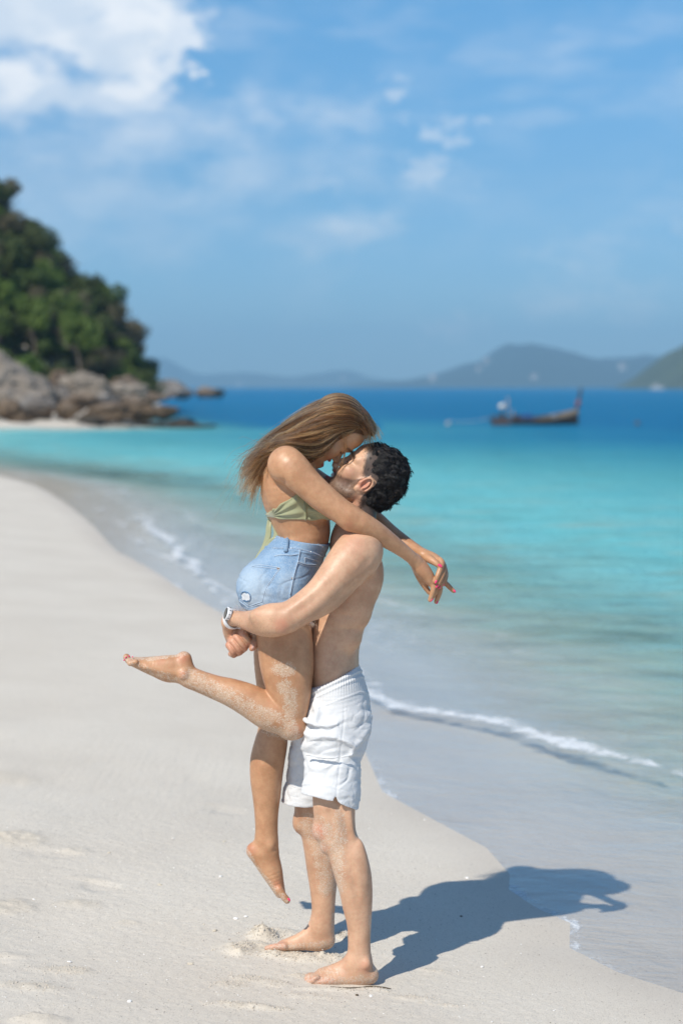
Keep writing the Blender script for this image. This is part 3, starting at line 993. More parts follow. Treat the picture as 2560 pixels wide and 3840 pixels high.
# far arm and (left) hand laid over the other
FW.add(tube([C(1078, 1745, 5.675, 64, .95), C(1150, 1790, 5.685, 52), C(1240, 1845, 5.685, 46), C(1325, 1898, 5.68, 42)], 4), .02)
FW.add(tube([C(1325, 1898, 5.68, 40), C(1400, 1950, 5.66, 38), C(1462, 2000, 5.63, 33), C(1530, 2045, 5.58, 26, 1.1), C(1584, 2078, 5.535, 21, 1.25)], 4), .02)
LD = 5.525
FW.add(tube([C(1586, 2080, LD, 21, 1.25), C(1612, 2090, LD - .005, 23, 1.2), C(1640, 2104, LD - .012, 19, 1.4), C(1655, 2125, LD - .014, 15, 1.9)], 4), .01)
finger(FW, [P(1600, 2092, LD - .022), P(1618, 2102, LD - .040), P(1634, 2112, LD - .050), P(1648, 2123, LD - .055)], [.0135, .0122, .0105, .0080], .006)
finger(FW, [P(1648, 2100, LD - .034), P(1656, 2112, LD - .044), P(1648, 2138, LD - .056), P(1639, 2162, LD - .064), P(1631, 2182, LD - .068)], [.010, .0098, .0090, .0082, .0066], .003)
finger(FW, [P(1658, 2112, LD - .020), P(1662, 2135, LD - .036), P(1655, 2160, LD - .050), P(1645, 2182, LD - .058), P(1637, 2197, LD - .060)], [.0098, .0095, .0088, .008, .0066], .003)
finger(FW, [P(1662, 2120, LD - .004), P(1668, 2146, LD - .020), P(1661, 2172, LD - .038), P(1653, 2190, LD - .046), P(1646, 2202, LD - .048)], [.0095, .0092, .0085, .0078, .0064], .003)
finger(FW, [P(1664, 2126, LD + .010), P(1671, 2152, LD - .004), P(1668, 2174, LD - .020), P(1662, 2192, LD - .026)], [.0085, .0082, .0075, .006], .003)
# near leg: thigh down, shin kicked back
W_THIGH = [C(1055, 2230, 5.45, 118, .8), E(932, 2280, 1172, 2285, 5.445, .78), E(956, 2360, 1168, 2350, 5.44, .82), E(966, 2430, 1175, 2430, 5.437, .85), E(976, 2495, 1177, 2500, 5.435, .86), E(995, 2560, 1170, 2565, 5.432, .88),
           E(1020, 2620, 1162, 2625, 5.43, .92), E(1040, 2680, 1150, 2682, 5.428, .95), C(1092, 2722, 5.427, 54, .95)]
FW.add(tube(W_THIGH, 4), .02)
W_SHIN = [C(1094, 2716, 5.427, 56, .95), C(1058, 2692, 5.427, 63, .92), C(1008, 2672, 5.427, 66, .9), E(962, 2572, 922, 2690, 5.427, .92), E(890, 2549, 852, 2648, 5.427, .95), E(826, 2536, 793, 2620, 5.43, .95), E(770, 2519, 735, 2594, 5.432, .95), E(730, 2503, 690, 2575, 5.434, .92), C(690, 2522, 5.435, 40, .85)]
FW.add(tube(W_SHIN, 4), .006)
FW.add([ell(P(1122, 2728, 5.424), (.018, .028, .026))], .018)
WFt = 5.436
FW.add(tube([C(690, 2472, WFt, 30, .95), C(676, 2500, WFt, 46, .75), C(640, 2508, WFt, 52, .72), C(590, 2500, WFt, 40, .95), C(545, 2492, WFt, 28, 1.3), C(512, 2484, WFt, 20, 1.9), C(500, 2481, WFt, 17, 2.2)], 4), .016)
FW.add([ell(P(688, 2530, WFt - .032), (.014, .010, .014))], .012)
FW.add(tube([C(655, 2522, WFt - .026, 10), C(600, 2512, WFt - .028, 9), C(550, 2502, WFt - .032, 8)], 3), .01)
for (yo, X2, Y2, r) in ((.034, 470, 2462, .0115), (.014, 474, 2468, .009), (-.004, 476, 2475, .0085), (-.020, 482, 2482, .0082), (-.034, 488, 2487, .008)):
    finger(FW, [P(510, 2482, WFt + yo * .95), P(488, 2484 + (Y2 - 2475) * .3, WFt + yo), P(X2 + 5, Y2 + 2, WFt + yo)], [r * 1.05, r, r * .95], .004)
# far leg hanging straight
W_LEGF = [C(1050, 2260, 5.62, 112, .8), C(1046, 2380, 5.622, 96, .85), C(1040, 2480, 5.622, 88, .9), E(962, 2570, 1110, 2580, 5.622, .95), E(966, 2660, 1096, 2665, 5.622, .95), E(968, 2730, 1082, 2740, 5.622, .95), E(952, 2790, 1077, 2800, 5.624, .95),
          E(938, 2850, 1068, 2855, 5.626, .95), E(938, 2915, 1059, 2920, 5.628, .95), E(947, 2985, 1052, 2985, 5.63, .95), E(954, 3050, 1044, 3050, 5.63, .95), E(957, 3110, 1042, 3110, 5.63, .95), E(954, 3150, 1044, 3150, 5.63, .92), C(1000, 3185, 5.63, 45, .85)]
FW.add(tube(W_LEGF, 4), .02)
FW.add([ell(P(1060, 2700, 5.62), (.03, .035, .04))], .02)
FW.add(tube([C(956, 3190, 5.63, 33, .95), C(990, 3208, 5.63, 49, .78), C(1014, 3255, 5.63, 43, .92), C(1034, 3305, 5.63, 30, 1.3), C(1050, 3345, 5.63, 20, 2.0)], 4), .014)
FW.add([ell(P(1010, 3170, 5.602), (.014, .010, .015))], .012)
for (yo, X2, Y2, r) in ((-.032, 1076, 3376, .0118), (-.012, 1070, 3372, .009), (.006, 1065, 3368, .0085), (.022, 1060, 3362, .008), (.035, 1054, 3355, .0075)):
    finger(FW, [P(1046, 3335, 5.63 + yo * .95), P((1050 + X2) / 2, (3345 + Y2) / 2, 5.63 + yo), P(X2, Y2, 5.63 + yo)], [r * 1.1, r, r * .95], .005)
head_common(FW, HW, False)
for sg in (-1, 1):
    ear(FW, HW, sg)
woman_me, woman_pts = FW.mesh('person')
woman_pts = relax(woman_me, woman_pts, 24, keep_detail(woman_pts, HW, [(1630, 2165, 110), (510, 2480, 75), (1050, 3340, 75)]))
print('skin verts', len(man_pts), len(woman_pts))

# ------------------------------------------------------------------ skin
def to_px(p):
    return CX + p[:, 0] / p[:, 1] * FPX, HOR - (p[:, 2] - CAM_H) / p[:, 1] * FPX


def stroke(px, py, pts, w):
    """soft mask round a polyline, all in pixels of the photograph"""
    pts = np.asarray(pts, float)
    d2 = np.full(px.shape, 1e12)
    if len(pts) == 1:
        d2 = (px - pts[0, 0]) ** 2 + (py - pts[0, 1]) ** 2
    for a, b in zip(pts[:-1], pts[1:]):
        e = b - a
        tt = np.clip(((px - a[0]) * e[0] + (py - a[1]) * e[1]) / (e @ e), 0, 1)
        d2 = np.minimum(d2, (px - a[0] - tt * e[0]) ** 2 + (py - a[1] - tt * e[1]) ** 2)
    return 1 - smooth01(np.sqrt(d2) / w, .25, 1.0)


def skin_mat(name, c_lo, c_hi, c_red, rough):
    m, t, b = principled(name, c_hi, rough)
    tc = t.node('ShaderNodeTexCoord').outputs['Object']
    n1 = t.noise(tc, 13, 6, .68)
    n2 = t.noise(tc, 120, 3, .6)
    c = t.mix(t.smooth(n1, .34, .66), c_lo, c_hi)
    c = t.mix(t.math('MULTIPLY', t.smooth(n2, .40, .75), .30), c, c_red)
    fre = t.node('ShaderNodeTexVoronoi', {'Vector': tc, 'Scale': 115.0}, feature='F1')
    fs = t.node('ShaderNodeSeparateColor', {0: fre.outputs['Color']})
    fk = t.math('MULTIPLY', t.smooth(fs.outputs[0], .93, .95), t.smooth(fre.outputs['Distance'], .10, .2, 1, 0))
    c = t.mix(t.math('MULTIPLY', fk, .22), c, tuple(x * .45 for x in c_lo))
    c = t.mix(t.attr('red'), c, c_red)
    c = t.mix(t.attr('lip'), c, (.42, .105, .085))
    c = t.mix(t.attr('stubble'), c, (.060, .042, .034))
    # sand grains stuck to the skin
    g = t.node('ShaderNodeTexVoronoi', {'Vector': tc, 'Scale': 420.0}, feature='F1')
    gs = t.node('ShaderNodeSeparateColor', {0: g.outputs['Color']})
    cl = t.noise(tc, 45, 4, .7)
    lvl = t.math('ADD', t.math('MULTIPLY', gs.outputs[0], .62), t.math('MULTIPLY', t.math('SUBTRACT', cl, .5), 1.5))
    sm = t.smooth(t.math('SUBTRACT', t.math('MULTIPLY', t.attr('sandy'), .88), lvl), .0, .16)
    sm = t.math('MULTIPLY', t.math('MULTIPLY', sm, t.smooth(t.attr('sandy'), .04, .22)), t.smooth(g.outputs['Distance'], .35, .6, 1, .35))
    c = t.mix(t.math('MULTIPLY', sm, .78), c, t.mix(gs.outputs[1], (.46, .36, .26), (.74, .66, .55)))
    t.put(b.inputs['Base Color'], c)
    t.put(b.inputs['Roughness'], t.math('ADD', t.math('MULTIPLY', n2, .16), t.math('ADD', rough - .08, t.math('MULTIPLY', sm, .3))))
    b.inputs['Subsurface Weight'].default_value = .06
    b.inputs['Subsurface Radius'].default_value = (1.0, .35, .18)
    b.inputs['Subsurface Scale'].default_value = .008
    b.inputs['Specular IOR Level'].default_value = .42
    h = t.math('ADD', t.math('MULTIPLY', t.noise(tc, 300, 3, .6), .6), t.math('MULTIPLY', t.noise(tc, 38, 3, .5), .5))
    h = t.math('ADD', h, t.math('MULTIPLY', sm, 1.4))
    bp = t.node('ShaderNodeBump', {'Strength': .22, 'Distance': .0022, 'Height': h})
    t.put(b.inputs['Normal'], bp.outputs[0])
    return m


def paint(me, pts, sandy, red, lip, stub):
    px, py = to_px(pts)
    near = np.ones(len(pts))
    for name, lst in (('sandy', sandy), ('red', red)):
        r = np.zeros(len(pts))
        for p_, w_, s_ in lst:
            r = np.maximum(r, s_ * stroke(px, py, p_, w_))
        fattr(me, name, r)
    fattr(me, 'lip', lip)
    fattr(me, 'stubble', stub)


def lips_mask(H, pts):
    L = H.loc(pts)
    f, u, sd_ = L.T
    a = ((u + .067) / .0062) ** 2 + (sd_ / .031) ** 2 + ((f - .091) / .020) ** 2
    b_ = ((u + .0955) / .0070) ** 2 + (sd_ / .029) ** 2 + ((f - .088) / .020) ** 2
    return np.clip(np.maximum(1.25 - a, 1.25 - b_) * 2.5, 0, 1)


HAIRLINE_F = [-.13, -.075, -.05, -.026, -.019, -.005, .012, .028, .042, .055, .070, .090]
HAIRLINE_U = [-.085, -.090, -.082, -.060, .004, .008, -.010, -.006, .012, .030, .050, .056]


def hair_depth(L):
    return L[:, 1] - np.interp(L[:, 0], HAIRLINE_F, HAIRLINE_U)


def beard_mask(L):
    f, u, s_ = L.T
    lo = np.interp(f, [-.01, .02, .05, .09], [-.083, -.105, -.125, -.135])
    hi = np.interp(f, [-.01, .008, .018, .035, .06, .075, .1], [-.03, -.005, -.008, -.034, -.050, -.056, -.058])
    m_ = smooth01(hi - u, -.002, .014) * smooth01(u - lo, -.004, .012) * smooth01(f, -.012, .004)
    m_ *= 1 - (((u + .082) / .013) ** 2 + (s_ / .034) ** 2 < 1) * (f > .07)
    return m_


Lm = HM.loc(man_pts)
head_m = (np.linalg.norm(Lm, axis=1) < .16)
scalp = np.where(head_m, smooth01(hair_depth(Lm), -.006, .012), 0) * (np.linalg.norm((Lm - np.array((-.012, .02, 0))) / np.array((1, 1, .85)), axis=1) > .06)
beard = np.where(head_m, beard_mask(Lm), 0)
for sg in (-1, 1):
    earm = (np.abs(Lm[:, 2]) > .073) & (np.abs(Lm[:, 0] + .004) < .022) & (np.abs(Lm[:, 1] + .022) < .034)
    scalp[earm] = 0
    beard[earm] *= 0
brow = np.zeros(len(man_pts))
for sg in (-1, 1):
    brow = np.maximum(brow, np.exp(-((Lm[:, 1] - .013 + .12 * (np.abs(Lm[:, 2]) - .028)) / .0055) ** 2) * (np.abs(Lm[:, 2] - sg * .029) < .021) * (Lm[:, 0] > .055) * (Lm[:, 1] > 0) * head_m)
ML = lips_mask(HM, man_pts) * head_m
paint(man_me, man_pts,
      [([(1225, 3110), (1262, 3170), (1268, 3230), (1268, 3330)], 40, .62), ([(1268, 3050), (1280, 3150)], 34, .5), ([(1150, 3100), (1190, 3160), (1215, 3260), (1225, 3330)], 50, .55),
       ([(1140, 3680), (1400, 3692)], 26, .45), ([(1392, 3440), (1396, 3560), (1408, 3640)], 16, .75), ([(1160, 3672), (1290, 3690), (1405, 3672)], 34, .55), ([(1000, 3548), (1130, 3556), (1245, 3540)], 26, .5), ([(1160, 3630), (1260, 3640)], 26, .36), ([(1250, 3430), (1256, 3530)], 14, .5),
       ([(1150, 3060), (1200, 3080)], 30, .38)],
      [([(1055, 2345)], 40, .55), ([(1195, 3120)], 45, .65), ([(1215, 3180)], 25, .4), ([(1364, 1817)], 38, .75), ([(905, 2372), (858, 2415), (880, 2450), (945, 2430)], 36, .42), ([(1140, 3675), (1240, 3680)], 22, .5), ([(1000, 3545), (1060, 3545)], 22, .5),
       ([(1366, 3625)], 35, .35), ([(1340, 1880), (1300, 1990)], 40, .3), ([(1330, 2040)], 60, .22), ([(1290, 1800), (1310, 1770)], 30, .3)],
      ML, np.clip(np.maximum(scalp * .96, np.maximum(beard * .70, brow * .85)), 0, 1) * (1 - ML))
Lw = HW.loc(woman_pts)
head_w = (np.linalg.norm(Lw, axis=1) < .16)
wscalp = head_w * smooth01(Lw[:, 1] - np.interp(Lw[:, 0], [-.05, .0, .03, .05, .07], [-.06, -.03, .0, .055, .075]), -.004, .012)
wbrow = np.zeros(len(woman_pts))
for sg in (-1, 1):
    wbrow = np.maximum(wbrow, np.exp(-((Lw[:, 1] - .013 + .1 * (np.abs(Lw[:, 2]) - .028)) / .0042) ** 2) * (np.abs(Lw[:, 2] - sg * .030) < .019) * (Lw[:, 0] > .05) * (Lw[:, 1] > 0) * head_w)
WL = lips_mask(HW, woman_pts) * head_w
paint(woman_me, woman_pts,
      [([(1045, 2505), (1080, 2512)], 40, .85), ([(1060, 2575), (1090, 2600), (1085, 2700), (1095, 2760)], 40, .72), ([(1075, 2570), (1085, 2650)], 34, .7), ([(1005, 2735), (1080, 2760)], 34, .66), ([(990, 2700), (900, 2650), (800, 2590), (715, 2545)], 62, .66), ([(1040, 2690), (960, 2660), (880, 2620)], 34, .62),
       ([(700, 2446), (640, 2455), (560, 2468), (490, 2462)], 17, .8), ([(470, 2470), (500, 2490)], 20, .55), ([(520, 2500), (600, 2530), (690, 2560)], 26, .42),
       ([(918, 3195), (948, 3250), (990, 3300), (1030, 3360), (1075, 3390)], 24, .85), ([(1010, 3320), (1070, 3380)], 26, .45)],
      [([(1308, 1965)], 30, .3), ([(685, 2465)], 36, .5), ([(690, 2530)], 26, .55), ([(600, 2475)], 30, .35), ([(935, 3185)], 36, .5), ([(1040, 3320)], 30, .45), ([(1110, 2740)], 36, .45), ([(1235, 1712)], 22, .35), ([(1590, 2130)], 30, .2)],
      WL, np.clip(np.maximum(wscalp * .75, wbrow * .75), 0, 1) * (1 - WL))
MSKIN = skin_mat('skin_fair', (.47, .270, .165), (.61, .375, .240), (.55, .22, .145), .46)
WSKIN = skin_mat('skin_tanned', (.40, .205, .104), (.54, .300, .166), (.48, .175, .10), .42)
man = link('person', man_me, MSKIN, None, 'barefoot dark haired man in white shorts standing on the sand, lifting the woman', 'person')
woman = link('person', woman_me, WSKIN, None, 'long haired woman in denim shorts and green bandeau held up, one leg kicked back', 'person')


# ------------------------------------------------------------------ hair strands
def strands(name, curves, radius, mat, parent, taper=.35, lock=None):
    hc = bpy.data.hair_curves.new(name)
    hc.add_curves([len(c) for c in curves])
    allp = np.concatenate(curves).astype(np.float32)
    hc.attributes['position'].data.foreach_set('vector', allp.ravel())
    rad = np.concatenate([np.linspace(1, taper, len(c)) * (r if np.ndim(r) == 0 else r) for c, r in zip(curves, radius if np.ndim(radius) else [radius] * len(curves))]).astype(np.float32)
    ra = hc.attributes.get('radius') or hc.attributes.new('radius', 'FLOAT', 'POINT')
    ra.data.foreach_set('value', rad)
    if lock is not None:
        hc.attributes.new('lock', 'FLOAT', 'CURVE').data.foreach_set('value', np.asarray(lock, np.float32))
    o = bpy.data.objects.new(name, hc)
    COL.objects.link(o)
    hc.materials.append(mat)
    o.parent = parent
    return o


def hair_mat(name, stops, rough=.28, lock=False, black=False):
    m = bpy.data.materials.new(name)
    m.use_nodes = True
    t = NT(m.node_tree)
    t.n.clear()
    inf = t.node('ShaderNodeHairInfo')
    tone = inf.outputs['Random']
    if lock:
        tone = t.math('ADD', t.math('MULTIPLY', t.attr('lock'), .72), t.math('MULTIPLY', inf.outputs['Random'], .28))
    c = t.ramp(tone, stops)
    if black:
        df = t.node('ShaderNodeBsdfDiffuse', {'Color': c})
        gl = t.node('ShaderNodeBsdfGlossy', {'Color': (.9, .9, 1, 1), 'Roughness': .30})
        h = t.node('ShaderNodeMixShader', {0: .034, 1: df.outputs[0], 2: gl.outputs[0]})
    else:
        h = t.node('ShaderNodeBsdfHairPrincipled', {'Color': c, 'Roughness': rough, 'Radial Roughness': .4, 'Random Roughness': .3, 'IOR': 1.38})
    t.node('ShaderNodeOutputMaterial', {'Surface': h.outputs[0]})
    return m


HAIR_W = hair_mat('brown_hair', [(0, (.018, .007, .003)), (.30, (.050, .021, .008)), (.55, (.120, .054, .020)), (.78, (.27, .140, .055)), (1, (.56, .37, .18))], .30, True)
HAIR_M = hair_mat('black_hair', [(0, (.004, .0035, .0035)), (.7, (.008, .007, .0065)), (1, (.022, .017, .015))], .32, False, True)
HAIR_B = hair_mat('stubble_hair', [(0, (.018, .013, .011)), (.7, (.05, .035, .027)), (1, (.16, .11, .08))], .4)
HAIR_A = hair_mat('arm_hair', [(0, (.16, .085, .04)), (1, (.42, .27, .14))], .4)
HAIR_D = hair_mat('denim_thread', [(0, (.20, .33, .50)), (.5, (.62, .68, .74)), (1, (.82, .84, .86))], .5)

rng = np.random.RandomState(11)
# guides of her hair: (pixel X, pixel Y, depth), forehead to tips
G = [
    [(1392, 1612, 5.53), (1372, 1556, 5.528), (1335, 1512, 5.526), (1283, 1490, 5.525), (1222, 1500, 5.525), (1160, 1528, 5.525), (1098, 1572, 5.525), (1050, 1612, 5.525), (1003, 1650, 5.525), (966, 1700, 5.52), (938, 1770, 5.515), (922, 1838, 5.51)],
    [(1390, 1608, 5.505), (1352, 1543, 5.478), (1290, 1516, 5.462), (1220, 1526, 5.459), (1155, 1556, 5.465), (1095, 1596, 5.475), (1048, 1630, 5.48), (1005, 1672, 5.485), (972, 1728, 5.49), (950, 1800, 5.49), (938, 1876, 5.495)],
    [(1384, 1606, 5.486), (1335, 1556, 5.456), (1268, 1548, 5.442), (1200, 1562, 5.440), (1140, 1592, 5.448), (1085, 1628, 5.455), (1036, 1656, 5.46), (996, 1700, 5.465), (970, 1758, 5.475), (955, 1826, 5.485)],
    [(1376, 1610, 5.478), (1322, 1580, 5.449), (1258, 1578, 5.435), (1195, 1594, 5.433), (1138, 1620, 5.436), (1082, 1648, 5.44), (1030, 1674, 5.445), (990, 1712, 5.45), (962, 1752, 5.46), (935, 1790, 5.475)],
    [(1366, 1616, 5.473), (1318, 1602, 5.449), (1258, 1610, 5.434), (1200, 1628, 5.430), (1145, 1645, 5.428), (1088, 1660, 5.420), (1030, 1680, 5.425), (985, 1714, 5.44), (945, 1742, 5.46), (905, 1752, 5.48)],
    [(1354, 1606, 5.470), (1306, 1606, 5.450), (1252, 1630, 5.437), (1200, 1655, 5.430), (1145, 1664, 5.420), (1086, 1668, 5.412), (1030, 1690, 5.42), (995, 1735, 5.44), (978, 1790, 5.455), (965, 1850, 5.47)],
    [(1330, 1608, 5.469), (1288, 1620, 5.453), (1244, 1652, 5.442), (1200, 1678, 5.435), (1150, 1684, 5.425), (1098, 1676, 5.412), (1050, 1684, 5.415), (1012, 1716, 5.43), (995, 1770, 5.45), (975, 1840, 5.465)],
    [(1305, 1614, 5.468), (1272, 1636, 5.454), (1236, 1668, 5.446), (1198, 1696, 5.442), (1155, 1704, 5.436), (1112, 1692, 5.424), (1064, 1686, 5.418), (1020, 1706, 5.428), (990, 1752, 5.445), (960, 1812, 5.465)],
    [(1288, 1622, 5.468), (1262, 1648, 5.456), (1232, 1682, 5.450), (1200, 1708, 5.450), (1168, 1722, 5.452), (1140, 1722, 5.452), (1110, 1708, 5.448), (1080, 1700, 5.445), (1040, 1720, 5.45)],
]
NG = 34
GR = [crom(np.array([P(*q) for q in g]), 8) for g in G]


def resample(c, n):
    d = np.r_[0, np.cumsum(np.linalg.norm(np.diff(c, axis=0), axis=1))]
    return np.stack([np.interp(np.linspace(0, d[-1], n), d, c[:, i]) for i in range(3)], 1)


GR = np.stack([resample(g, NG) for g in GR])
GRF = GR.copy()
GRF[:, :, 1] = 2 * DW - GRF[:, :, 1]
# under-mass of hair so no scalp shows through
FH = Field((-.42, 5.36, 1.30), (.16, 5.70, 1.92), .0035)
for arr in (GR, GRF):
    for g in arr[:7, ::3]:
        inw = np.array((0, 1, 0)) * np.sign(DW - g[3, 1] + 1e-6)
        shapes = []
        for i in range(len(g) - 1):
            t0 = i / (len(g) - 1)
            if t0 > .78:
                break
            r0 = .0135 * (1 - t0 / .9) + .002
            off_ = inw * .016 - np.array((0, 0, .006)) * (abs(g[3, 1] - DW) < .03)
            shapes.append(cone(g[i] + off_, g[i + 1] + off_, r0, r0 * .93))
        FH.add(shapes, .006)
# cap hugging the skull behind the hairline
FC = Field(FH.lo, FH.lo + FH.n * FH.vox - FH.vox * .5, FH.vox)
FC.add([HW.ell((-.009, .026, 0), (.0865, .0785, .0765))], .01)
FC.add([HW.ell((-.028, -.002, 0), (.067, .069, .067))], .03)
g3 = np.stack(np.meshgrid(*[FC.lo[d] + np.arange(FC.n[d]) * FC.vox for d in range(3)], indexing='ij'), -1).reshape(-1, 3)
l3 = HW.loc(g3)
cut = (l3[:, 1] - np.interp(l3[:, 0], [-.06, .0, .03, .05, .07, .085], [-.09, -.05, -.01, .045, .068, .085])).reshape(FC.n)
FC.a = np.maximum(FC.a, -cut.astype(np.float32) * .9)
m_ = tuple(min(a, b) for a, b in zip(FH.n, FC.n))
sl_ = tuple(slice(0, k) for k in m_)
FH.a[sl_] = smin(FH.a[sl_], FC.a[sl_], .004)
hair_me, hp = FH.mesh('hair')
dd = VN(hp[:, 0] * 60, hp[:, 1] * 60, hp[:, 2] * 60, 2)
hp2 = hp + np.array((0, 0, .0)) * dd[:, None]
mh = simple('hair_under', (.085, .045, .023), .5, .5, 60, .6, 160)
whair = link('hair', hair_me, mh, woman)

curves, radii, locks = [], [], []


def push_out(c, gap):
    """keep a strand outside the skull"""
    L = HW.loc(c)
    r = np.array(SKULL_W[1]) + gap
    q = (L - np.array(SKULL_W[0])) / r
    k = np.linalg.norm(q, axis=1)
    s_ = np.where(k < 1, 1 / np.maximum(k, .3), 1.0)
    L = np.array(SKULL_W[0]) + q * s_[:, None] * r
    return HW.o + HW.sc * (L @ HW.M)


clumps = [(rng.uniform(-.1, 8), rng.uniform(-1, 1), rng.uniform(0, 6.28), rng.uniform(.5, 1.7), float(np.clip(rng.beta(2, 2.2), 0, 1)), rng.normal(0, .010, 3), rng.uniform(6, 13), rng.uniform(.62, 1.0)) for _ in range(210)]


def one_strand(arr, v, near, depth_in, jit, t0, t1, ph, wa, ends, fq=9.0, vc=None):
    i = min(int(v), len(arr) - 2)
    fr_ = v - i
    c = arr[i] * (1 - fr_) + arr[i + 1] * fr_
    if vc is not None:                          # the lock draws together towards its tip
        j = min(int(vc), len(arr) - 2)
        cc = arr[j] * (1 - vc + j) + arr[j + 1] * (vc - j)
        b_ = (.85 * smooth01(np.linspace(0, 1, NG), .35, min(1.0, t1)))[:, None]
        c = c * (1 - b_) + cc * b_
    n0, n1_ = int(t0 * (NG - 1)), max(int(t1 * (NG - 1)), int(t0 * (NG - 1)) + 6)
    c = c[n0:min(n1_, NG) + 1].copy()
    tt = np.linspace(t0, t1, len(c))
    c[:, 1] += near * depth_in
    wav = wa * np.sin(tt * fq + ph) * (.5 * smooth01(tt, .15, .45) + 1.3 * smooth01(tt, .45, 1))
    c[:, 2] += wav
    c[:, 1] += -near * .7 * wa * np.cos(tt * fq + ph) * smooth01(tt, .2, .8)
    c += jit[None] * (0.35 + smooth01(tt, .15, 1.0)[:, None] * 1.3)
    c += ends[None] * (smooth01(tt, .55, 1.0) ** 1.5)[:, None]
    return c


for k in range(8800):
    far_ = k % 4 == 3
    arr = GRF if far_ else GR
    cv, cd, ph, wa, tone, cend, fq_, t1c = clumps[rng.randint(len(clumps))]
    v = np.clip(cv + rng.normal(0, .075), 0, 7.999) if k < 7800 else rng.uniform(0, .9)
    di = abs(rng.normal(0, .003)) + .0075 * cd
    jit = rng.normal(0, .0016, 3)
    t0 = max(0, rng.uniform(-.12, .16))
    t1 = float(np.clip(t1c + rng.normal(-.03, .05), .5, 1.0))
    ends = cend * 2.0 + np.array((rng.normal(-.006, .004), rng.normal(0, .003), rng.normal(0, .0035)))
    if v > 7.4 and rng.rand() < .2:
        continue
    if rng.rand() < .06:                       # flyaway
        jit = rng.normal(0, .006, 3)
        ends = ends * 2.6
        di = -.004
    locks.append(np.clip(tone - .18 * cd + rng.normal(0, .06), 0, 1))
    curves.append(push_out(one_strand(arr, v, 1 if not far_ else -1, di, jit, t0, t1, ph, .0035 + .0080 * wa, ends, fq_, np.clip(cv, 0, 7.999) if k < 7800 else None), .0110 - .0070 * cd + rng.uniform(-.002, .002)))
    radii.append(rng.uniform(.0005, .0010))
# hair that falls forward over his hair on the right
TR = [[(1296, 1494, 5.515), (1362, 1530, 5.51), (1400, 1585, 5.51), (1416, 1625, 5.51), (1432, 1656, 5.515)],
      [(1296, 1512, 5.485), (1362, 1556, 5.476), (1394, 1605, 5.472), (1404, 1640, 5.47), (1410, 1668, 5.475)],
      [(1300, 1534, 5.465), (1354, 1580, 5.461), (1380, 1625, 5.46), (1384, 1652, 5.462), (1380, 1676, 5.468)],
      [(1304, 1560, 5.455), (1346, 1600, 5.455), (1366, 1634, 5.458), (1364, 1660, 5.462), (1352, 1684, 5.468)]]
TRR = np.stack([resample(crom(np.array([P(*q) for q in g]), 8), NG) for g in TR])
for k in range(620):
    v = float(np.clip(round(rng.uniform(-.2, 2.99) * 3) / 3 + rng.normal(0, .06), 0, 2.99))
    ends = rng.normal(0, .005, 3) + np.array((.012 * math.sin(v * 7), 0, .010 * math.cos(v * 11))) + np.array((0, 0, -.002))
    c = one_strand(TRR, v, 1, abs(rng.normal(0, .010)), rng.normal(0, .002, 3), max(0, rng.uniform(-.15, .2)), rng.uniform(.5, 1), v * 5, .004, ends)
    curves.append(push_out(c, .006))
    locks.append(np.clip(.35 + .25 * math.sin(v * 9) + rng.normal(0, .08), 0, 1))
    radii.append(rng.uniform(.0004, .0007))
# loose locks across her cheek
for k in range(16):
    o_ = rng.normal(0, 3, 2)
    g = np.array([P(1262 + o_[0], 1540 + o_[1], 5.448), P(1283 + o_[0], 1610, 5.442), P(1294 + o_[0], 1660 + o_[1], 5.450), P(1292 + o_[0] * .5, 1700, 5.462), P(1282 + o_[0], 1735 + o_[1], 5.466), P(1262 + 2 * o_[0], 1765 + 3 * o_[1], 5.47)])
    curves.append(crom(g, 5))
    locks.append(.75)
    radii.append(.0005)
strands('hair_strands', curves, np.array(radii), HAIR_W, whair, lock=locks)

# ---- his hair: lumpy short curls over a dark under-layer
FMH = Field(HM.o - .17, HM.o + .17, .0026)
INF = .0045
FMH.add([HM.ell((-.012, .035, 0), (.092 + INF, .088 + INF + .004, .077 + INF))], .01)
FMH.add([HM.ell((-.038, -.002, 0), (.072 + INF, .068 + INF, .066 + INF))], .025)
FMH.add([HM.ell((.050, .040, 0), (.046 + INF * .6, .052 + INF, .060 + INF * .6))], .025)
FMH.add([HM.ell((-.040, -.055, 0), (.052, .050, .058))], .03)
gx, gy, gz = [FMH.lo[d] + np.arange(FMH.n[d]) * FMH.vox for d in range(3)]
GX, GY, GZ = np.meshgrid(gx, gy, gz, indexing='ij')
pp = np.stack([GX.ravel(), GY.ravel(), GZ.ravel()], 1)
LL = HM.loc(pp)
hd_ = hair_depth(LL)
nz_ = VN(pp[:, 0] * 58, pp[:, 1] * 58, pp[:, 2] * 58, 2, .6)
fade = smooth01(hd_, -.004, .055)
earc = np.sqrt(((LL[:, 0] + .004) / .026) ** 2 + ((LL[:, 1] + .024) / .036) ** 2)
a_ = FMH.a.ravel() + (1 - fade) * (INF + .004) - nz_ * .0048 * (fade * .8 + .2)
a_ = np.maximum(a_, -(hd_ + nz_ * .013) * .7)
a_ = np.where(np.abs(LL[:, 2]) > .04, np.maximum(a_, (1.0 - earc) * .03), a_)
FMH.a = np.minimum(a_, FMH.BIG).reshape(FMH.n).astype(np.float32)
mh_me, mhp = FMH.mesh('hair')
MBLK = simple('black_hair_under', (.011, .009, .008), .55, .4, 120, .7, 260)
mhair = link('hair', mh_me, MBLK, man)


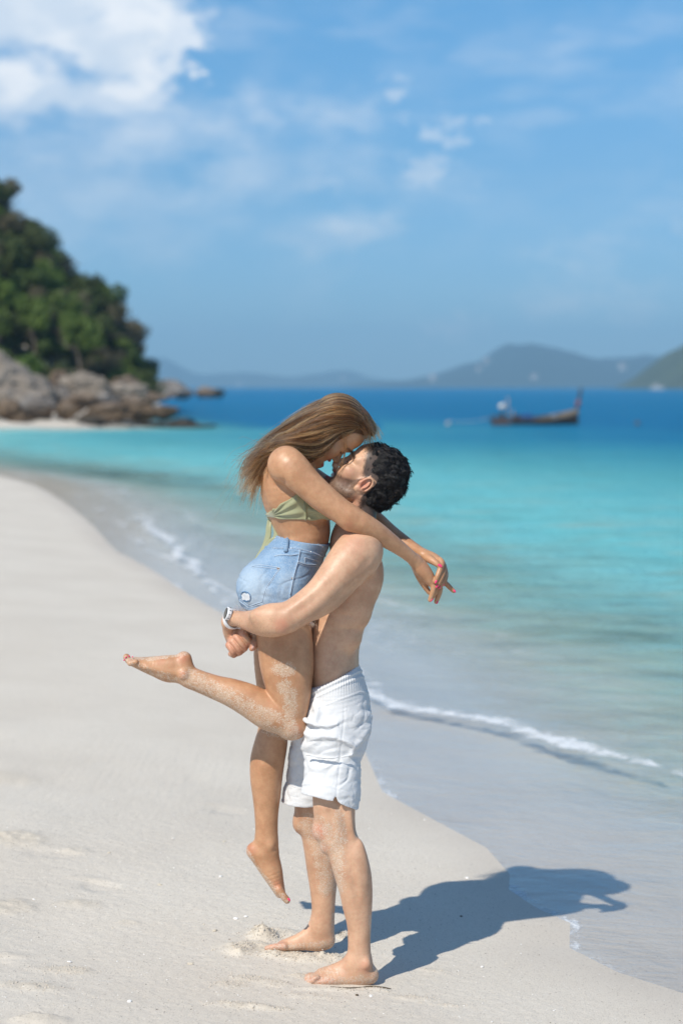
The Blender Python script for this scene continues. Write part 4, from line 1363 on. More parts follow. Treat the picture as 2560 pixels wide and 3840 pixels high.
def surf_samples(me, n, maskf, seed):
    """random points and normals on a mesh, kept where maskf(points) says"""
    rs = np.random.RandomState(seed)
    nv = len(me.vertices)
    co = np.empty(nv * 3, np.float32)
    me.vertices.foreach_get('co', co)
    co = co.reshape(-1, 3)
    nm = np.empty(nv * 3, np.float32)
    me.vertices.foreach_get('normal', nm)
    nm = nm.reshape(-1, 3)
    w_ = maskf(co)
    idx = np.nonzero(w_ > 0)[0]
    pr = w_[idx] / w_[idx].sum()
    pick = rs.choice(idx, n, p=pr)
    return co[pick] + rs.normal(0, .0011, (n, 3)).astype(np.float32), nm[pick]


pts_, nms_ = surf_samples(mh_me, 1500, lambda c: (hair_depth(HM.loc(c)) > .0) * 1.0, 5)
curves, radii = [], []
back = -HM.M[0]
for p_, n_ in zip(pts_, nms_):
    # one wavy lock of several hairs, swept back over the head
    hd1 = hair_depth(HM.loc(p_[None]))[0]
    L_ = .004 + .016 * float(smooth01(np.array(hd1), .005, .06)) * rng.uniform(.6, 1.3)
    fl = back * .7 + HM.M[1] * rng.normal(-.1, .45) + HM.M[2] * rng.normal(0, .45)
    fl = unit(fl - n_ * (fl @ n_))
    sd2 = np.cross(n_, fl)
    s_ = np.linspace(0, 1, 8)[:, None]
    ph0, fq = rng.uniform(0, 6.28), rng.uniform(3.5, 7)
    am = L_ * rng.uniform(.07, .16)
    lift = rng.uniform(.02, .18)
    for q in range(10):
        o2 = fl * rng.normal(0, .0024) + sd2 * rng.normal(0, .0026)
        c = p_ + o2 - n_ * .0012 + fl * L_ * s_ + n_ * (lift * L_ * np.sin(s_ * 2.6)) + (sd2 * np.sin(s_ * fq + ph0) + n_ * .5 * np.cos(s_ * fq + ph0)) * am - o2 * .7 * s_ ** 2
        curves.append(c)
        radii.append(rng.uniform(.00022, .00042))
strands('hair_strands', curves, np.array(radii), HAIR_M, mhair)
# soft faded edge of his hair
pts_, nms_ = surf_samples(man_me, 2600, lambda c: (np.linalg.norm(HM.loc(c), axis=1) < .16) * (np.exp(-((hair_depth(HM.loc(c)) + .001) / .008) ** 2)) * (np.hypot((HM.loc(c)[:, 0] + .004) / .024, (HM.loc(c)[:, 1] + .022) / .034) > 1) * (np.abs(HM.loc(c)[:, 2]) > .012), 15)
curves = []
for p_, n_ in zip(pts_, nms_):
    d_ = unit(n_ * .5 + back * .5 - HM.M[1] * .25 + rng.normal(0, .35, 3))
    curves.append(p_ + d_ * rng.uniform(.003, .008) * np.linspace(0, 1, 4)[:, None])
strands('hair_strands', curves, .00032, HAIR_M, mhair)
# stubble and eyebrows
pts_, nms_ = surf_samples(man_me, 9000, lambda c: beard_mask(HM.loc(c)) * (np.linalg.norm(HM.loc(c), axis=1) < .16) * (np.abs(HM.loc(c)[:, 2]) < .075), 6)
curves = []
for p_, n_ in zip(pts_, nms_):
    d_ = unit(n_ * .55 - HM.M[1] * .8 + HM.M[0] * .3 + rng.normal(0, .25, 3))
    curves.append(p_ + d_ * rng.uniform(.002, .0042) * np.linspace(0, 1, 4)[:, None])
for H, me_, pts_all, mk, nn in ((HM, man_me, man_pts, brow, 420),):
    idx = np.nonzero(mk > .25)[0]
    for i in rng.choice(idx, nn):
        p_ = pts_all[i]
        d_ = unit(H.M[2] * np.sign(H.loc(p_[None])[0, 2]) * .8 + H.M[1] * .25 + H.M[0] * .3 + rng.normal(0, .2, 3))
        curves.append(p_ + d_ * rng.uniform(.005, .009) * np.linspace(0, 1, 4)[:, None])
strands('beard', curves, .00022, HAIR_B, man)
curves = []
idx = np.nonzero(wbrow > .25)[0]
for i in rng.choice(idx, 300):
    p_ = woman_pts[i]
    d_ = unit(HW.M[2] * np.sign(HW.loc(p_[None])[0, 2]) * .8 + HW.M[1] * .2 + HW.M[0] * .25 + rng.normal(0, .15, 3))
    curves.append(p_ + d_ * rng.uniform(.004, .007) * np.linspace(0, 1, 4)[:, None])
for sg in (-1, 1):                              # lashes of her closed eyes
    for k in range(46):
        a = k / 45
        p_ = HW.p(.0865 - .010 * abs(a - .35), -.0185 + .003 * math.sin(a * 3.1), sg * (.020 + .027 * a))
        d_ = unit(HW.M[0] * .8 - HW.M[1] * .7 + HW.M[2] * sg * (a - .3))
        curves.append(p_ + d_ * .0095 * np.linspace(0, 1, 4)[:, None] + HW.M[1] * (.003 * np.linspace(0, 1, 4) ** 2)[:, None])
strands('eyebrow', curves, .00032, HAIR_B, woman)
curves = []
for sg in (-1, 1):
    for k in range(40):
        a = k / 39
        p_ = HM.p(.0880 - .009 * abs(a - .3), -.016 + .002 * math.sin(a * 3.1), sg * (.018 + .030 * a))
        d_ = unit(HM.M[0] * .8 - HM.M[1] * .6 + HM.M[2] * sg * (a - .3))
        curves.append(p_ + d_ * .006 * np.linspace(0, 1, 4)[:, None])
strands('eyelash', curves, .0004, HAIR_B, man)
# fine hair on his forearm
def fore_mask(c):
    X_, Y_ = to_px(c)
    return stroke(X_, Y_, [(900, 2320), (1010, 2325)], 75) * (c[:, 1] < 5.42)


pts_, nms_ = surf_samples(man_me, 1100, fore_mask, 8)
curves = []
for p_, n_ in zip(pts_, nms_):
    d_ = unit(n_ * .45 + np.array((-.35, 0, -.8)) + rng.normal(0, .25, 3))
    curves.append(p_ + d_ * rng.uniform(.008, .016) * np.linspace(0, 1, 4)[:, None])
strands('arm_hair', curves, .00016, HAIR_A, man)

# teeth
WHITE = simple('tooth', (.80, .77, .70), .25, .04)
def tube_mesh(name, pts, radii, mat, parent, flat=None, seg=8, label=None):
    """a swept tube; flat = (unit vector, factor) squashes it along that direction"""
    pts = np.asarray(pts, float)
    n = len(pts)
    tg = np.gradient(pts, axis=0)
    tg /= np.linalg.norm(tg, axis=1)[:, None] + 1e-9
    ref = np.array((0, 1.0, 0)) if flat is None else np.asarray(flat[0], float)
    v, f = [], []
    for i in range(n):
        a = ref - tg[i] * (ref @ tg[i])
        a = unit(a)
        b_ = np.cross(tg[i], a)
        for k in range(seg):
            th = 2 * math.pi * k / seg
            v.append(pts[i] + radii[i] * (a * math.cos(th) * (1 if flat is None else flat[1]) + b_ * math.sin(th)))
    for i in range(n - 1):
        for k in range(seg):
            k2 = (k + 1) % seg
            f.append((i * seg + k, i * seg + k2, (i + 1) * seg + k2, (i + 1) * seg + k))
    f.append(tuple(range(seg))[::-1])
    f.append(tuple((n - 1) * seg + k for k in range(seg)))
    me = mesh_np(name, v, f)
    return link(name, me, mat, parent, label)


for H, par, o_ in ((HM, man, .0), (HW, woman, -.003)):
    for k in range(10):                          # upper row, tooth by tooth
        a = (k - 4.5) / 4.5
        ang = a * 1.15
        f_, s_ = .060 + .0290 * math.cos(ang) + o_, .0290 * math.sin(ang)
        big_ = .0042 if abs(a) < .4 else .0036
        R = H.M
        me_ = bpy.data.meshes.new('tooth')
        bm = bmesh.new()
        bmesh.ops.create_uvsphere(bm, u_segments=8, v_segments=6, radius=1)
        for vv in bm.verts:
            q = vv.co
            vv.co = Vector(H.p(f_ + q.x * .0028, -.0775 + q.y * .0082, s_ + q.z * big_))
        bm.to_mesh(me_)
        bm.free()
        me_.polygons.foreach_set('use_smooth', np.ones(len(me_.polygons), dtype=bool))
        link('tooth', me_, WHITE, par)

# ------------------------------------------------------------------ clothes
def line_cut(F, x1, y1, x2, y2, dep, keep_below, k=.004, sub=None):
    """trim a field along the plane that holds a line of the photograph and the viewing depth axis"""
    a, b = P(x1, y1, dep), P(x2, y2, dep)
    d = unit(b - a)
    n = np.array((-d[2], 0, d[0]))
    if n[2] < 0:
        n = -n
    gx = F.lo[0] + np.arange(F.n[0]) * F.vox
    gz = F.lo[2] + np.arange(F.n[2]) * F.vox
    pl = ((gx[:, None] - a[0]) * n[0] + (gz[None, :] - a[2]) * n[2])[:, None, :].astype(np.float32)
    if not keep_below:
        pl = -pl
    F.a = -smin(-F.a, -np.broadcast_to(pl, F.a.shape), k)


def displace(me, pts, disp):
    nm = np.empty(len(me.vertices) * 3, np.float32)
    me.vertices.foreach_get('normal', nm)
    nm = nm.reshape(-1, 3)
    q = pts + nm * disp[:, None]
    me.vertices.foreach_set('co', q.astype(np.float32).ravel())
    me.update()
    return q


# ---- his white linen shorts
FS = Field((-.26, 5.28, .50), (.14, 5.82, 1.02), .0028)
FS.add(tube([E(1162, 2592, 1348, 2500, DM, 1.68), E(1154, 2625, 1366, 2550, DM, 1.62), E(1148, 2672, 1386, 2618, DM, 1.50), E(1140, 2712, 1390, 2672, DM, 1.42), E(1136, 2745, 1382, 2720, DM, 1.40)], 4), .02)
S_NEAR = [E(1136, 2700, 1390, 2700, 5.47, .98), E(1132, 2750, 1376, 2765, 5.452, .96), E(1136, 2810, 1350, 2822, 5.44, .92), E(1140, 2875, 1353, 2880, 5.43, .95), E(1136, 2925, 1352, 2940, 5.425, .98), E(1128, 2970, 1350, 3000, 5.42, 1.02), E(1118, 3030, 1338, 3060, 5.418, 1.02)]
S_FAR = [E(1120, 2700, 1370, 2700, 5.60, .95), E(1098, 2760, 1340, 2770, 5.62, .95), E(1084, 2820, 1290, 2830, 5.635, .9), E(1078, 2880, 1275, 2885, 5.648, .95), E(1068, 2940, 1265, 2950, 5.66, .98), E(1054, 3000, 1255, 3010, 5.67, 1.0), E(1040, 3060, 1248, 3060, 5.68, 1.0)]
FS.add(tube(S_FAR, 4), .02)
FS.add(tube(S_NEAR, 4), .012)
# crumples of the cloth where her knee pushes it
for pts_, r in (([(1142, 2698, 5.40), (1160, 2712, 5.372), (1200, 2722, 5.358), (1262, 2718, 5.355)], (8, 7, 5, 2)),
                ([(1138, 2742, 5.41), (1170, 2762, 5.372), (1230, 2762, 5.350), (1290, 2775, 5.348), (1330, 2800, 5.36)], (8, 8, 6, 4, 2)),
                ([(1140, 2800, 5.43), (1160, 2792, 5.39), (1185, 2770, 5.37)], (10, 9, 5)),
                ([(1180, 2640, 5.41), (1188, 2668, 5.385), (1180, 2700, 5.38)], (6, 8, 6)),
                ([(1384, 2690, 5.46), (1370, 2740, 5.42), (1340, 2790, 5.385), (1318, 2830, 5.362)], (8, 8, 6, 4)),
                ([(1376, 2740, 5.44), (1362, 2800, 5.42), (1352, 2840, 5.42)], (8, 8, 5)),
                ([(1260, 2640, 5.395), (1310, 2680, 5.39), (1365, 2690, 5.42)], (5, 7, 4))):
    FS.add(tube([C(*q[:3], rr) for q, rr in zip(pts_, r)], 4), .022)
FS.add(tube([C(1150, 2830, 5.36, 7), C(1230, 2842, 5.335, 6), C(1320, 2832, 5.345, 5)], 4), .012)
cav = []
for T in (S_NEAR, S_FAR):
    cav += tube([tuple(q[:3]) + (q[3] - .0065, q[4]) for q in T[2:]], 4)
# hollow legs, trimmed hems
core = FS.a.copy()
FS.add(tube([tuple(q[:3]) + (q[3] - .0075, q[4]) for q in S_NEAR[3:]], 4), .003, 's')
FS.add(tube([tuple(q[:3]) + (q[3] - .0075, q[4]) for q in S_FAR[3:]], 4), .003, 's')
# the near hem drops towards the back, the far hem is lower in the picture
gx = FS.lo[0] + np.arange(FS.n[0]) * FS.vox
gy = FS.lo[1] + np.arange(FS.n[1]) * FS.vox
gz = FS.lo[2] + np.arange(FS.n[2]) * FS.vox
PXg = CX + gx / 5.43 * FPX
hem_near = CAM_H - (np.interp(PXg, [1100, 1140, 1180, 1250, 1257, 1263, 1300, 1340, 1400], [2968, 2968, 2964, 2979, 2962, 2981, 3002, 3028, 3040]) - HOR) / FPX * 5.42
hem_far = CAM_H - (3006 - HOR) / FPX * 5.66
wgt = smooth01(gy, 5.535, 5.55)
hem = hem_near[:, None] * (1 - wgt[None]) + hem_far * wgt[None]
FS.a = np.maximum(FS.a, (hem[:, :, None] - gz[None, None, :]).astype(np.float32))
line_cut(FS, 1160, 2583, 1348, 2494, 5.47, True, .003)
sh_me, sp = FS.mesh('shorts')
px, py = to_px(sp)
wl = (py - np.interp(px, [1160, 1348], [2583, 2494]))           # pixels below the waist edge
ang = np.arctan2((sp[:, 1] - DM) / 1.6, sp[:, 0] - P(1265, 2600, DM)[0])
per = ang * 26 + .9 * VN(sp[:, 0] * 18, sp[:, 1] * 18, sp[:, 2] * 6, 2)
gath = np.sin(per * 2.5) * (1 - smooth01(wl, 62, 120)) * (.0013) * (1 - .5 * smooth01(wl, 40, 70))
chan = -.0026 * (np.exp(-((wl - 22) / 4.5) ** 2) + np.exp(-((wl - 44) / 4.5) ** 2)) + .0018 * np.exp(-((wl - 33) / 7) ** 2)
seam = -.0016 * np.exp(-((wl - 92 - 10 * (px - 1250) / 100) / 3.5) ** 2)
low = smooth01(wl, 90, 170)
wr = .0020 * VN(sp[:, 0] * 8, sp[:, 1] * 8, sp[:, 2] * 26, 3, .55) * low + .0014 * VN(sp[:, 0] * 30, sp[:, 1] * 30, sp[:, 2] * 60, 2) * low
wr += .0035 * (1 - np.abs(VN(sp[:, 0] * 10 + sp[:, 2] * 9, sp[:, 1] * 9, sp[:, 2] * 15 - sp[:, 0] * 10, 2)) * 3).clip(0, 1) * low
wr += .0010 * (1 - np.abs(VN(sp[:, 0] * 22 + sp[:, 2] * 14, sp[:, 1] * 20, sp[:, 2] * 30 - sp[:, 0] * 16, 2)) * 5).clip(0, 1) * low
vseam = .0016 * np.exp(-((px - np.interp(py, [2700, 2980], [1290, 1261])) / 4) ** 2) * (sp[:, 1] < 5.45) * low
hemband = -.0014 * np.exp(-((py - (np.interp(px, [1100, 1140, 1180, 1255, 1300, 1340], [2968, 2968, 2964, 2979, 3002, 3028]) - 26)) / 2.5) ** 2) * (sp[:, 1] < 5.53)
sp = displace(sh_me, sp, gath + chan + seam + wr + vseam + hemband)
m, t, b = principled('white_linen', (.80, .80, .80), .85)
tc = t.node('ShaderNodeTexCoord').outputs['Object']
w1 = t.node('ShaderNodeTexWave', {'Vector': tc, 'Scale': 260.0, 'Distortion': 3.0, 'Detail': 2.0}, wave_type='BANDS', bands_direction='Z')
w2 = t.noise(t.vmath('MULTIPLY', tc, (900, 900, 60)), 1.0, 2)
t.put(b.inputs['Base Color'], t.mix(t.noise(tc, 60, 4, .6), (.77, .77, .785), (.84, .84, .84)))
b.inputs['Sheen Weight'].default_value = .15
hh = t.math('ADD', t.math('MULTIPLY', w1.outputs[1], .3), t.math('ADD', t.math('MULTIPLY', w2, .6), t.math('MULTIPLY', t.noise(tc, 45, 4, .65), 2.2)))
bp = t.node('ShaderNodeBump', {'Strength': .35, 'Distance': .003, 'Height': hh})
t.put(b.inputs['Normal'], bp.outputs[0])
tl = t.node('ShaderNodeBsdfTranslucent', {'Color': (.75, .75, .76, 1)})
mx = t.node('ShaderNodeMixShader', {0: .18, 1: b.outputs[0], 2: tl.outputs[0]})
t.put(t.n['Material Output'].inputs[0], mx.outputs[0])
LINEN = m
shorts_m = link('shorts', sh_me, LINEN, man)

# ---- her denim shorts
DEN = .0065
FD = Field((-.40, 5.28, 1.05), (-.02, 5.80, 1.50), .0027)
FD.add(tube([tuple(q[:3]) + (q[3] + DEN, q[4]) for q in W_TORSO[4:]], 4), .02)
for dd_ in (wn, wf):
    FD.add([ell(P(975, 2205, dd_), (.07 + DEN, .078 + DEN, .082 + DEN))], .03)
FD.add(tube([tuple(q[:3]) + (q[3] + DEN + .002, q[4]) for q in W_THIGH[:4]], 4), .02)
FD.add(tube([tuple(q[:3]) + (q[3] + DEN + .002, q[4]) for q in W_LEGF[:3]], 4), .02)
line_cut(FD, 1024, 2013, 1213, 2046, 5.42, True, .003)
gx = FD.lo[0] + np.arange(FD.n[0]) * FD.vox
gz = FD.lo[2] + np.arange(FD.n[2]) * FD.vox
PXg = CX + gx / 5.40 * FPX
hemz = CAM_H - (np.interp(PXg, [880, 905, 935, 1035, 1100, 1180], [2268, 2282, 2294, 2270, 2305, 2332]) - HOR) / FPX * 5.40
FD.a = np.maximum(FD.a, (hemz[:, None, None] - gz[None, None, :] + .003 * VN(gx[:, None, None] * 90, (FD.lo[1] + np.arange(FD.n[1]) * FD.vox)[None, :, None] * 90, 0, 1)).astype(np.float32))
dn_me, dp = FD.mesh('denim_shorts')
px, py = to_px(dp)
fold = .0026 * VN(dp[:, 0] * 16, dp[:, 1] * 16, dp[:, 2] * 22, 3, .5) * smooth01(py, 2050, 2110)
fold += .002 * (1 - np.abs(VN(dp[:, 0] * 14 - dp[:, 2] * 8, dp[:, 1] * 8, dp[:, 2] * 20, 2)) * 4).clip(0, 1) * smooth01(py, 2080, 2140)
wlw = py - np.interp(px, [1024, 1213], [2013, 2046])
fold -= .0035 * np.exp(-((wlw - 38) / 3.5) ** 2)
pk = [(945, 2124), (1052, 2130), (1030, 2165), (1004, 2205), (990, 2262), (932, 2279), (895, 2252), (900, 2190)]
ins = np.zeros(len(px), bool)
for (ax_, ay_), (bx_, by_) in zip(pk, pk[1:] + pk[:1]):
    if ay_ != by_:
        ins ^= ((ay_ > py) != (by_ > py)) & (px < (bx_ - ax_) * (py - ay_) / (by_ - ay_) + ax_)
fold += .0022 * ins * (dp[:, 1] < 5.5)                     # patch pocket stands proud
for ln in ([(1124, 2062), (1118, 2100), (1104, 2150), (1096, 2185), (1088, 2230), (1084, 2290)], [(1030, 2085), (1060, 2080), (1090, 2082), (1118, 2078)], [(1116, 2106), (1150, 2116), (1186, 2117)]):
    fold -= .0024 * stroke(px, py, ln, 6) * (dp[:, 1] < 5.5)
dp = displace(dn_me, dp, fold)
fattr(dn_me, 'fade', np.clip(np.maximum.reduce([stroke(px, py, [(945, 2180), (960, 2230)], 90), .6 * stroke(px, py, [(1075, 2180), (1060, 2240)], 50), .5 * stroke(px, py, [(920, 2285), (1010, 2275)], 22)]), 0, 1))
m, t, b = principled('denim', (.3, .4, .55), .9)
tc = t.node('ShaderNodeTexCoord').outputs['Object']
tw = t.node('ShaderNodeTexWave', {'Vector': tc, 'Scale': 420.0, 'Distortion': 2.0, 'Detail': 2.0}, wave_type='BANDS', bands_direction='DIAGONAL')
slub = t.noise(t.vmath('MULTIPLY', tc, (420, 420, 130)), 1.0, 3, .6)
bigd = t.noise(tc, 14, 4, .6)
c = t.mix(t.smooth(bigd, .3, .72), (.15, .27, .435), (.26, .39, .545))
c = t.mix(t.attr('fade'), c, (.40, .50, .60))
c = t.mix(t.math('MULTIPLY', t.smooth(slub, .42, .70), .48), c, (.56, .64, .70))
c = t.mix(t.math('MULTIPLY', tw.outputs[1], .18), c, (.10, .19, .33))
t.put(b.inputs['Base Color'], c)
hh = t.math('ADD', t.math('MULTIPLY', tw.outputs[1], .5), t.math('ADD', t.math('MULTIPLY', slub, .8), t.math('MULTIPLY', t.noise(tc, 70, 4, .6), 1.6)))
bp = t.node('ShaderNodeBump', {'Strength': .4, 'Distance': .0025, 'Height': hh})
t.put(b.inputs['Normal'], bp.outputs[0])
DENIM = m
denim = link('denim_shorts', dn_me, DENIM, woman)


def bvh_of(me):
    co = np.empty(len(me.vertices) * 3, np.float32)
    me.vertices.foreach_get('co', co)
    fi = np.empty(len(me.polygons) * 4, np.int32)
    me.polygons.foreach_get('vertices', fi)
    return BVHTree.FromPolygons(co.reshape(-1, 3).tolist(), fi.reshape(-1, 4).tolist())


def on_surface(bvh, X, Y, lift=0.0):
    o_ = Vector((0, 0, CAM_H))
    d_ = Vector(P(X, Y, 1.0)) - o_
    hit = bvh.ray_cast(o_, d_.normalized())
    if hit[0] is None:
        return None
    return np.array(hit[0] + hit[1] * lift * (1 if hit[1].dot(d_) < 0 else -1)), np.array(hit[1])


def seam_line(name, bvh, pts, r, mat, parent, n=24, lift=.0012):
    pts = np.array(pts, float)
    c = crom(pts, 6) if len(pts) > 2 else crom(pts, 10)
    q = [on_surface(bvh, x, y, lift) for x, y in c]
    q = [h[0] for h in q if h]
    if len(q) < 3:
        return None
    return tube_mesh(name, q, [r] * len(q), mat, parent, seg=6)


bd = bvh_of(dn_me)
STITCH = simple('pale_stitching', (.54, .62, .70), .8, .2, 300)
COPPER = simple('copper_thread', (.40, .24, .13), .7, .3, 300)
for pts_ in ([(1124, 2062), (1118, 2100), (1104, 2150), (1096, 2185), (1088, 2230)],                      # side seam
             [(1030, 2085), (1060, 2080), (1090, 2082), (1118, 2078)],                                  # yoke
             [(945, 2124), (975, 2119), (1020, 2124), (1052, 2130)], [(946, 2130), (975, 2126), (1020, 2131), (1049, 2137)],
             [(1052, 2130), (1030, 2165), (1004, 2205), (990, 2262)], [(1044, 2136), (1022, 2168), (996, 2208), (982, 2260)],
             [(990, 2262), (932, 2279)], [(932, 2279), (897, 2252)], [(984, 2256), (934, 2271)], [(934, 2271), (900, 2246)],
             [(1116, 2106), (1150, 2116), (1186, 2117)], [(1114, 2111), (1150, 2122), (1184, 2123)],            # front pocket
             [(1142, 2090), (1164, 2096), (1192, 2104)], [(1142, 2090), (1141, 2112)]):
    seam_line('seam', bd, pts_, .00085, STITCH, denim)
for pts_ in ([(1049, 2131), (1039, 2129)], [(1047, 2136), (1038, 2134)], [(1096, 2165), (1094, 2172)]):
    seam_line('bartack', bd, pts_, .0011, COPPER, denim)
# belt loop
q = [on_surface(bd, x, y, l) for x, y, l in ((1086, 2018, .003), (1082, 2026, .007), (1078, 2045, .008), (1075, 2062, .007), (1072, 2071, .003))]
tube_mesh('belt_loop', [h[0] for h in q if h], [.0065] * len([h for h in q if h]), DENIM, denim, flat=((0, 1, 0), .35))
# rhinestone edging of the waistband: two rows of little stones
GEM = simple('rhinestone', (.82, .82, .85), .12, .1, 200, Metallic=.75)
gem_me = bpy.data.meshes.new('rhinestone')
bm = bmesh.new()
bmesh.ops.create_icosphere(bm, subdivisions=1, radius=.0021)
bm.to_mesh(gem_me)
bm.free()
gem_me.materials.append(GEM)
for row in ([(1026, 2016), (1080, 2017), (1130, 2024), (1180, 2037), (1211, 2051)], [(1022, 2055), (1062, 2056), (1110, 2058), (1160, 2068), (1203, 2084)]):
    c = crom(np.array(row, float), 9)
    dcum = np.r_[0, np.cumsum(np.linalg.norm(np.diff(c, axis=0), axis=1))]
    for s_ in np.arange(2, dcum[-1], 6.2):
        h = on_surface(bd, np.interp(s_, dcum, c[:, 0]), np.interp(s_, dcum, c[:, 1]), .0012)
        if h is not None:
            g = bpy.data.objects.new('rhinestone', gem_me)
            g.location = h[0]
            g.rotation_euler = (rng.uniform(0, 3), rng.uniform(0, 3), 0)
            COL.objects.link(g)
            g.parent = denim
# worn hole in the back pocket, showing white weft threads
HOLEW = simple('white_weft', (.62, .64, .67), .9, .08, 200)
HOLEB = simple('dark_denim_edge', (.09, .19, .34), .9, .3, 200)
rip_v, rip_f = [], []
cols, rows_ = 9, 7
for j in range(rows_):
    for i in range(cols):
        a, b_ = i / (cols - 1), j / (rows_ - 1)
        X_ = 908 + 30 * a + 2 * math.sin(j * 2.1)
        Y_ = 2224 + 25 * b_ + 3 * a + 2 * math.sin(i * 1.7)
        h = on_surface(bd, X_, Y_, .0016)
        rip_v.append(h[0] if h else P(X_, Y_, 5.4))
for j in range(rows_ - 1):
    for i in range(cols - 1):
        rip_f.append((j * cols + i, j * cols + i + 1, (j + 1) * cols + i + 1, (j + 1) * cols + i))
me = mesh_np('rip', rip_v, rip_f)
ro = link('rip', me, HOLEW, denim, 'ripped patch showing white threads on the back pocket')
for pts_ in ([(906, 2226), (914, 2219), (930, 2222), (939, 2234), (938, 2250), (929, 2254), (913, 2252), (906, 2244)],):
    seam_line('rip_edge', bd, pts_ + [pts_[0]], .0016, HOLEB, ro, lift=.001)
# frayed hems
curves = []
for k in range(520):
    X_ = rng.uniform(893, 1176)
    Y_ = np.interp(X_, [880, 905, 935, 1035, 1100, 1180], [2268, 2282, 2294, 2270, 2305, 2332]) - rng.uniform(0, 9)
    h = on_surface(bd, X_, Y_, .0005)
    if h is None:
        continue
    d_ = unit(np.array((rng.normal(-.1, .5), -.3, -1)) + .3 * h[1])
    curves.append(crom(np.array([h[0], h[0] + d_ * rng.uniform(.006, .012), h[0] + d_ * rng.uniform(.012, .022) + rng.normal(0, .003, 3)]), 3))
for k in range(90):                                       # tuft at the back left and at the inner thigh
    bx, by = ((896, 2280) if k < 55 else (1168, 2334))
    p_ = P(bx + rng.normal(0, 6), by + rng.normal(0, 4), 5.42 if k < 55 else 5.41)
    d_ = unit(np.array((rng.normal(-.7 if k < 55 else .2, .5), rng.normal(0, .4), rng.normal(-.4 if k < 55 else -1, .4))))
    curves.append(crom(np.array([p_, p_ + d_ * .009, p_ + d_ * rng.uniform(.012, .022) + rng.normal(0, .003, 3)]), 3))
strands('frayed_hem', curves, .0006, HAIR_D, denim)

# ---- her satin bandeau, tied behind
FB = Field((-.30, 5.32, 1.40), (.02, 5.75, 1.62), .0026)
SAT = .004
FB.add(tube([tuple(q[:3]) + (q[3] + SAT, q[4]) for q in W_TORSO[:6]], 4), .02)
FB.add([ell(P(1205, 1895, 5.455), (.045 + SAT, .055 + SAT, .05 + SAT)), ell(P(1205, 1895, 5.595), (.045 + SAT, .055 + SAT, .05 + SAT))], .025)
line_cut(FB, 1006, 1924, 1120, 1846, 5.40, True, .003)
line_cut(FB, 1000, 1846, 1240, 1842, 5.40, True, .003)
line_cut(FB, 1015, 1946, 1240, 1953, 5.40, False, .003)
bn_me, bpn = FB.mesh('bandeau')
px, py = to_px(bpn)
rad_ = np.hypot(px - 1015, (py - 1936) * 1.0)
thb = np.arctan2(py - 1936, px - 1015)
fold = .0034 * np.sin(thb * 17 + 1.6 * VN(bpn[:, 0] * 9, bpn[:, 1] * 9, bpn[:, 2] * 9, 2)) * smooth01(rad_, 5, 30) * (1 - smooth01(rad_, 90, 150)) * .8
fold += .0030 * np.sin((py - .35 * (px - 1150)) * .17 + 2 * VN(bpn[:, 0] * 10, 0, bpn[:, 2] * 16, 2)) * smooth01(px, 1140, 1165)
fold += .0014 * VN(bpn[:, 0] * 25, bpn[:, 1] * 25, bpn[:, 2] * 45, 2)
fold -= .003 * np.exp(-((px - 1146) / 3.0) ** 2) * (bpn[:, 1] < 5.5)
displace(bn_me, bpn, fold)
m, t, b = principled('olive_satin', (.33, .33, .18), .34)
tc = t.node('ShaderNodeTexCoord').outputs['Object']
t.put(b.inputs['Base Color'], t.mix(t.noise(tc, 20, 3), (.285, .285, .155), (.34, .34, .195)))
b.inputs['Sheen Weight'].default_value = .3
t.put(b.inputs['Normal'], t.node('ShaderNodeBump', {'Strength': .25, 'Distance': .003, 'Height': t.noise(t.vmath('MULTIPLY', tc, (30, 30, 80)), 1.0, 4)}).outputs[0])
SATIN = m
band = link('bandeau', bn_me, SATIN, woman)
seam_line('seam', bvh_of(bn_me), [(1140, 1874), (1145, 1905), (1147, 1946)], .0013, simple('olive_seam', (.20, .20, .10), .5), band)
FK = Field(P(1012, 1936, 5.52) - .05, P(1012, 1936, 5.52) + .05, .0025)
FK.add([ell(P(1013, 1938, 5.515), (.011, .013, .012)), ell(P(1024, 1940, 5.50), (.013, .016, .009))], .006)
FK.add(tube([C(1010, 1934, 5.51, 9), C(1018, 1926, 5.50, 8), C(1026, 1934, 5.50, 7)], 4), .004)
kn_me, _ = FK.mesh('knot')
knot = link('knot', kn_me, SATIN, band)
for pts_, ws in (([(1012, 1942, 5.515), (1008, 1975, 5.505), (1005, 2010, 5.50), (990, 2055, 5.495), (962, 2102, 5.49), (932, 2140, 5.485), (913, 2163, 5.48)], (.008, .0105, .011, .0105, .010, .008, .004)),
                 ([(1020, 1944, 5.505), (1032, 1972, 5.49), (1040, 2000, 5.485), (1032, 2022, 5.485), (1012, 2034, 5.488), (996, 2064, 5.485), (968, 2108, 5.478), (940, 2142, 5.475)], (.008, .012, .014, .011, .009, .0095, .009, .004))):
    c = crom(np.array([P(*q) for q in pts_]), 5)
    rr = np.interp(np.linspace(0, 1, len(c)), np.linspace(0, 1, len(ws)), ws)
    tube_mesh('tie', c, rr, SATIN, band, flat=((.5, 1, .2), .22), seg=10)

# ---- nails
PINK = simple('pink_nail_polish', (.80, .055, .17), .18, .06, 50)
NAIL = simple('bare_nail', (.60, .36, .29), .35, .08, 50)


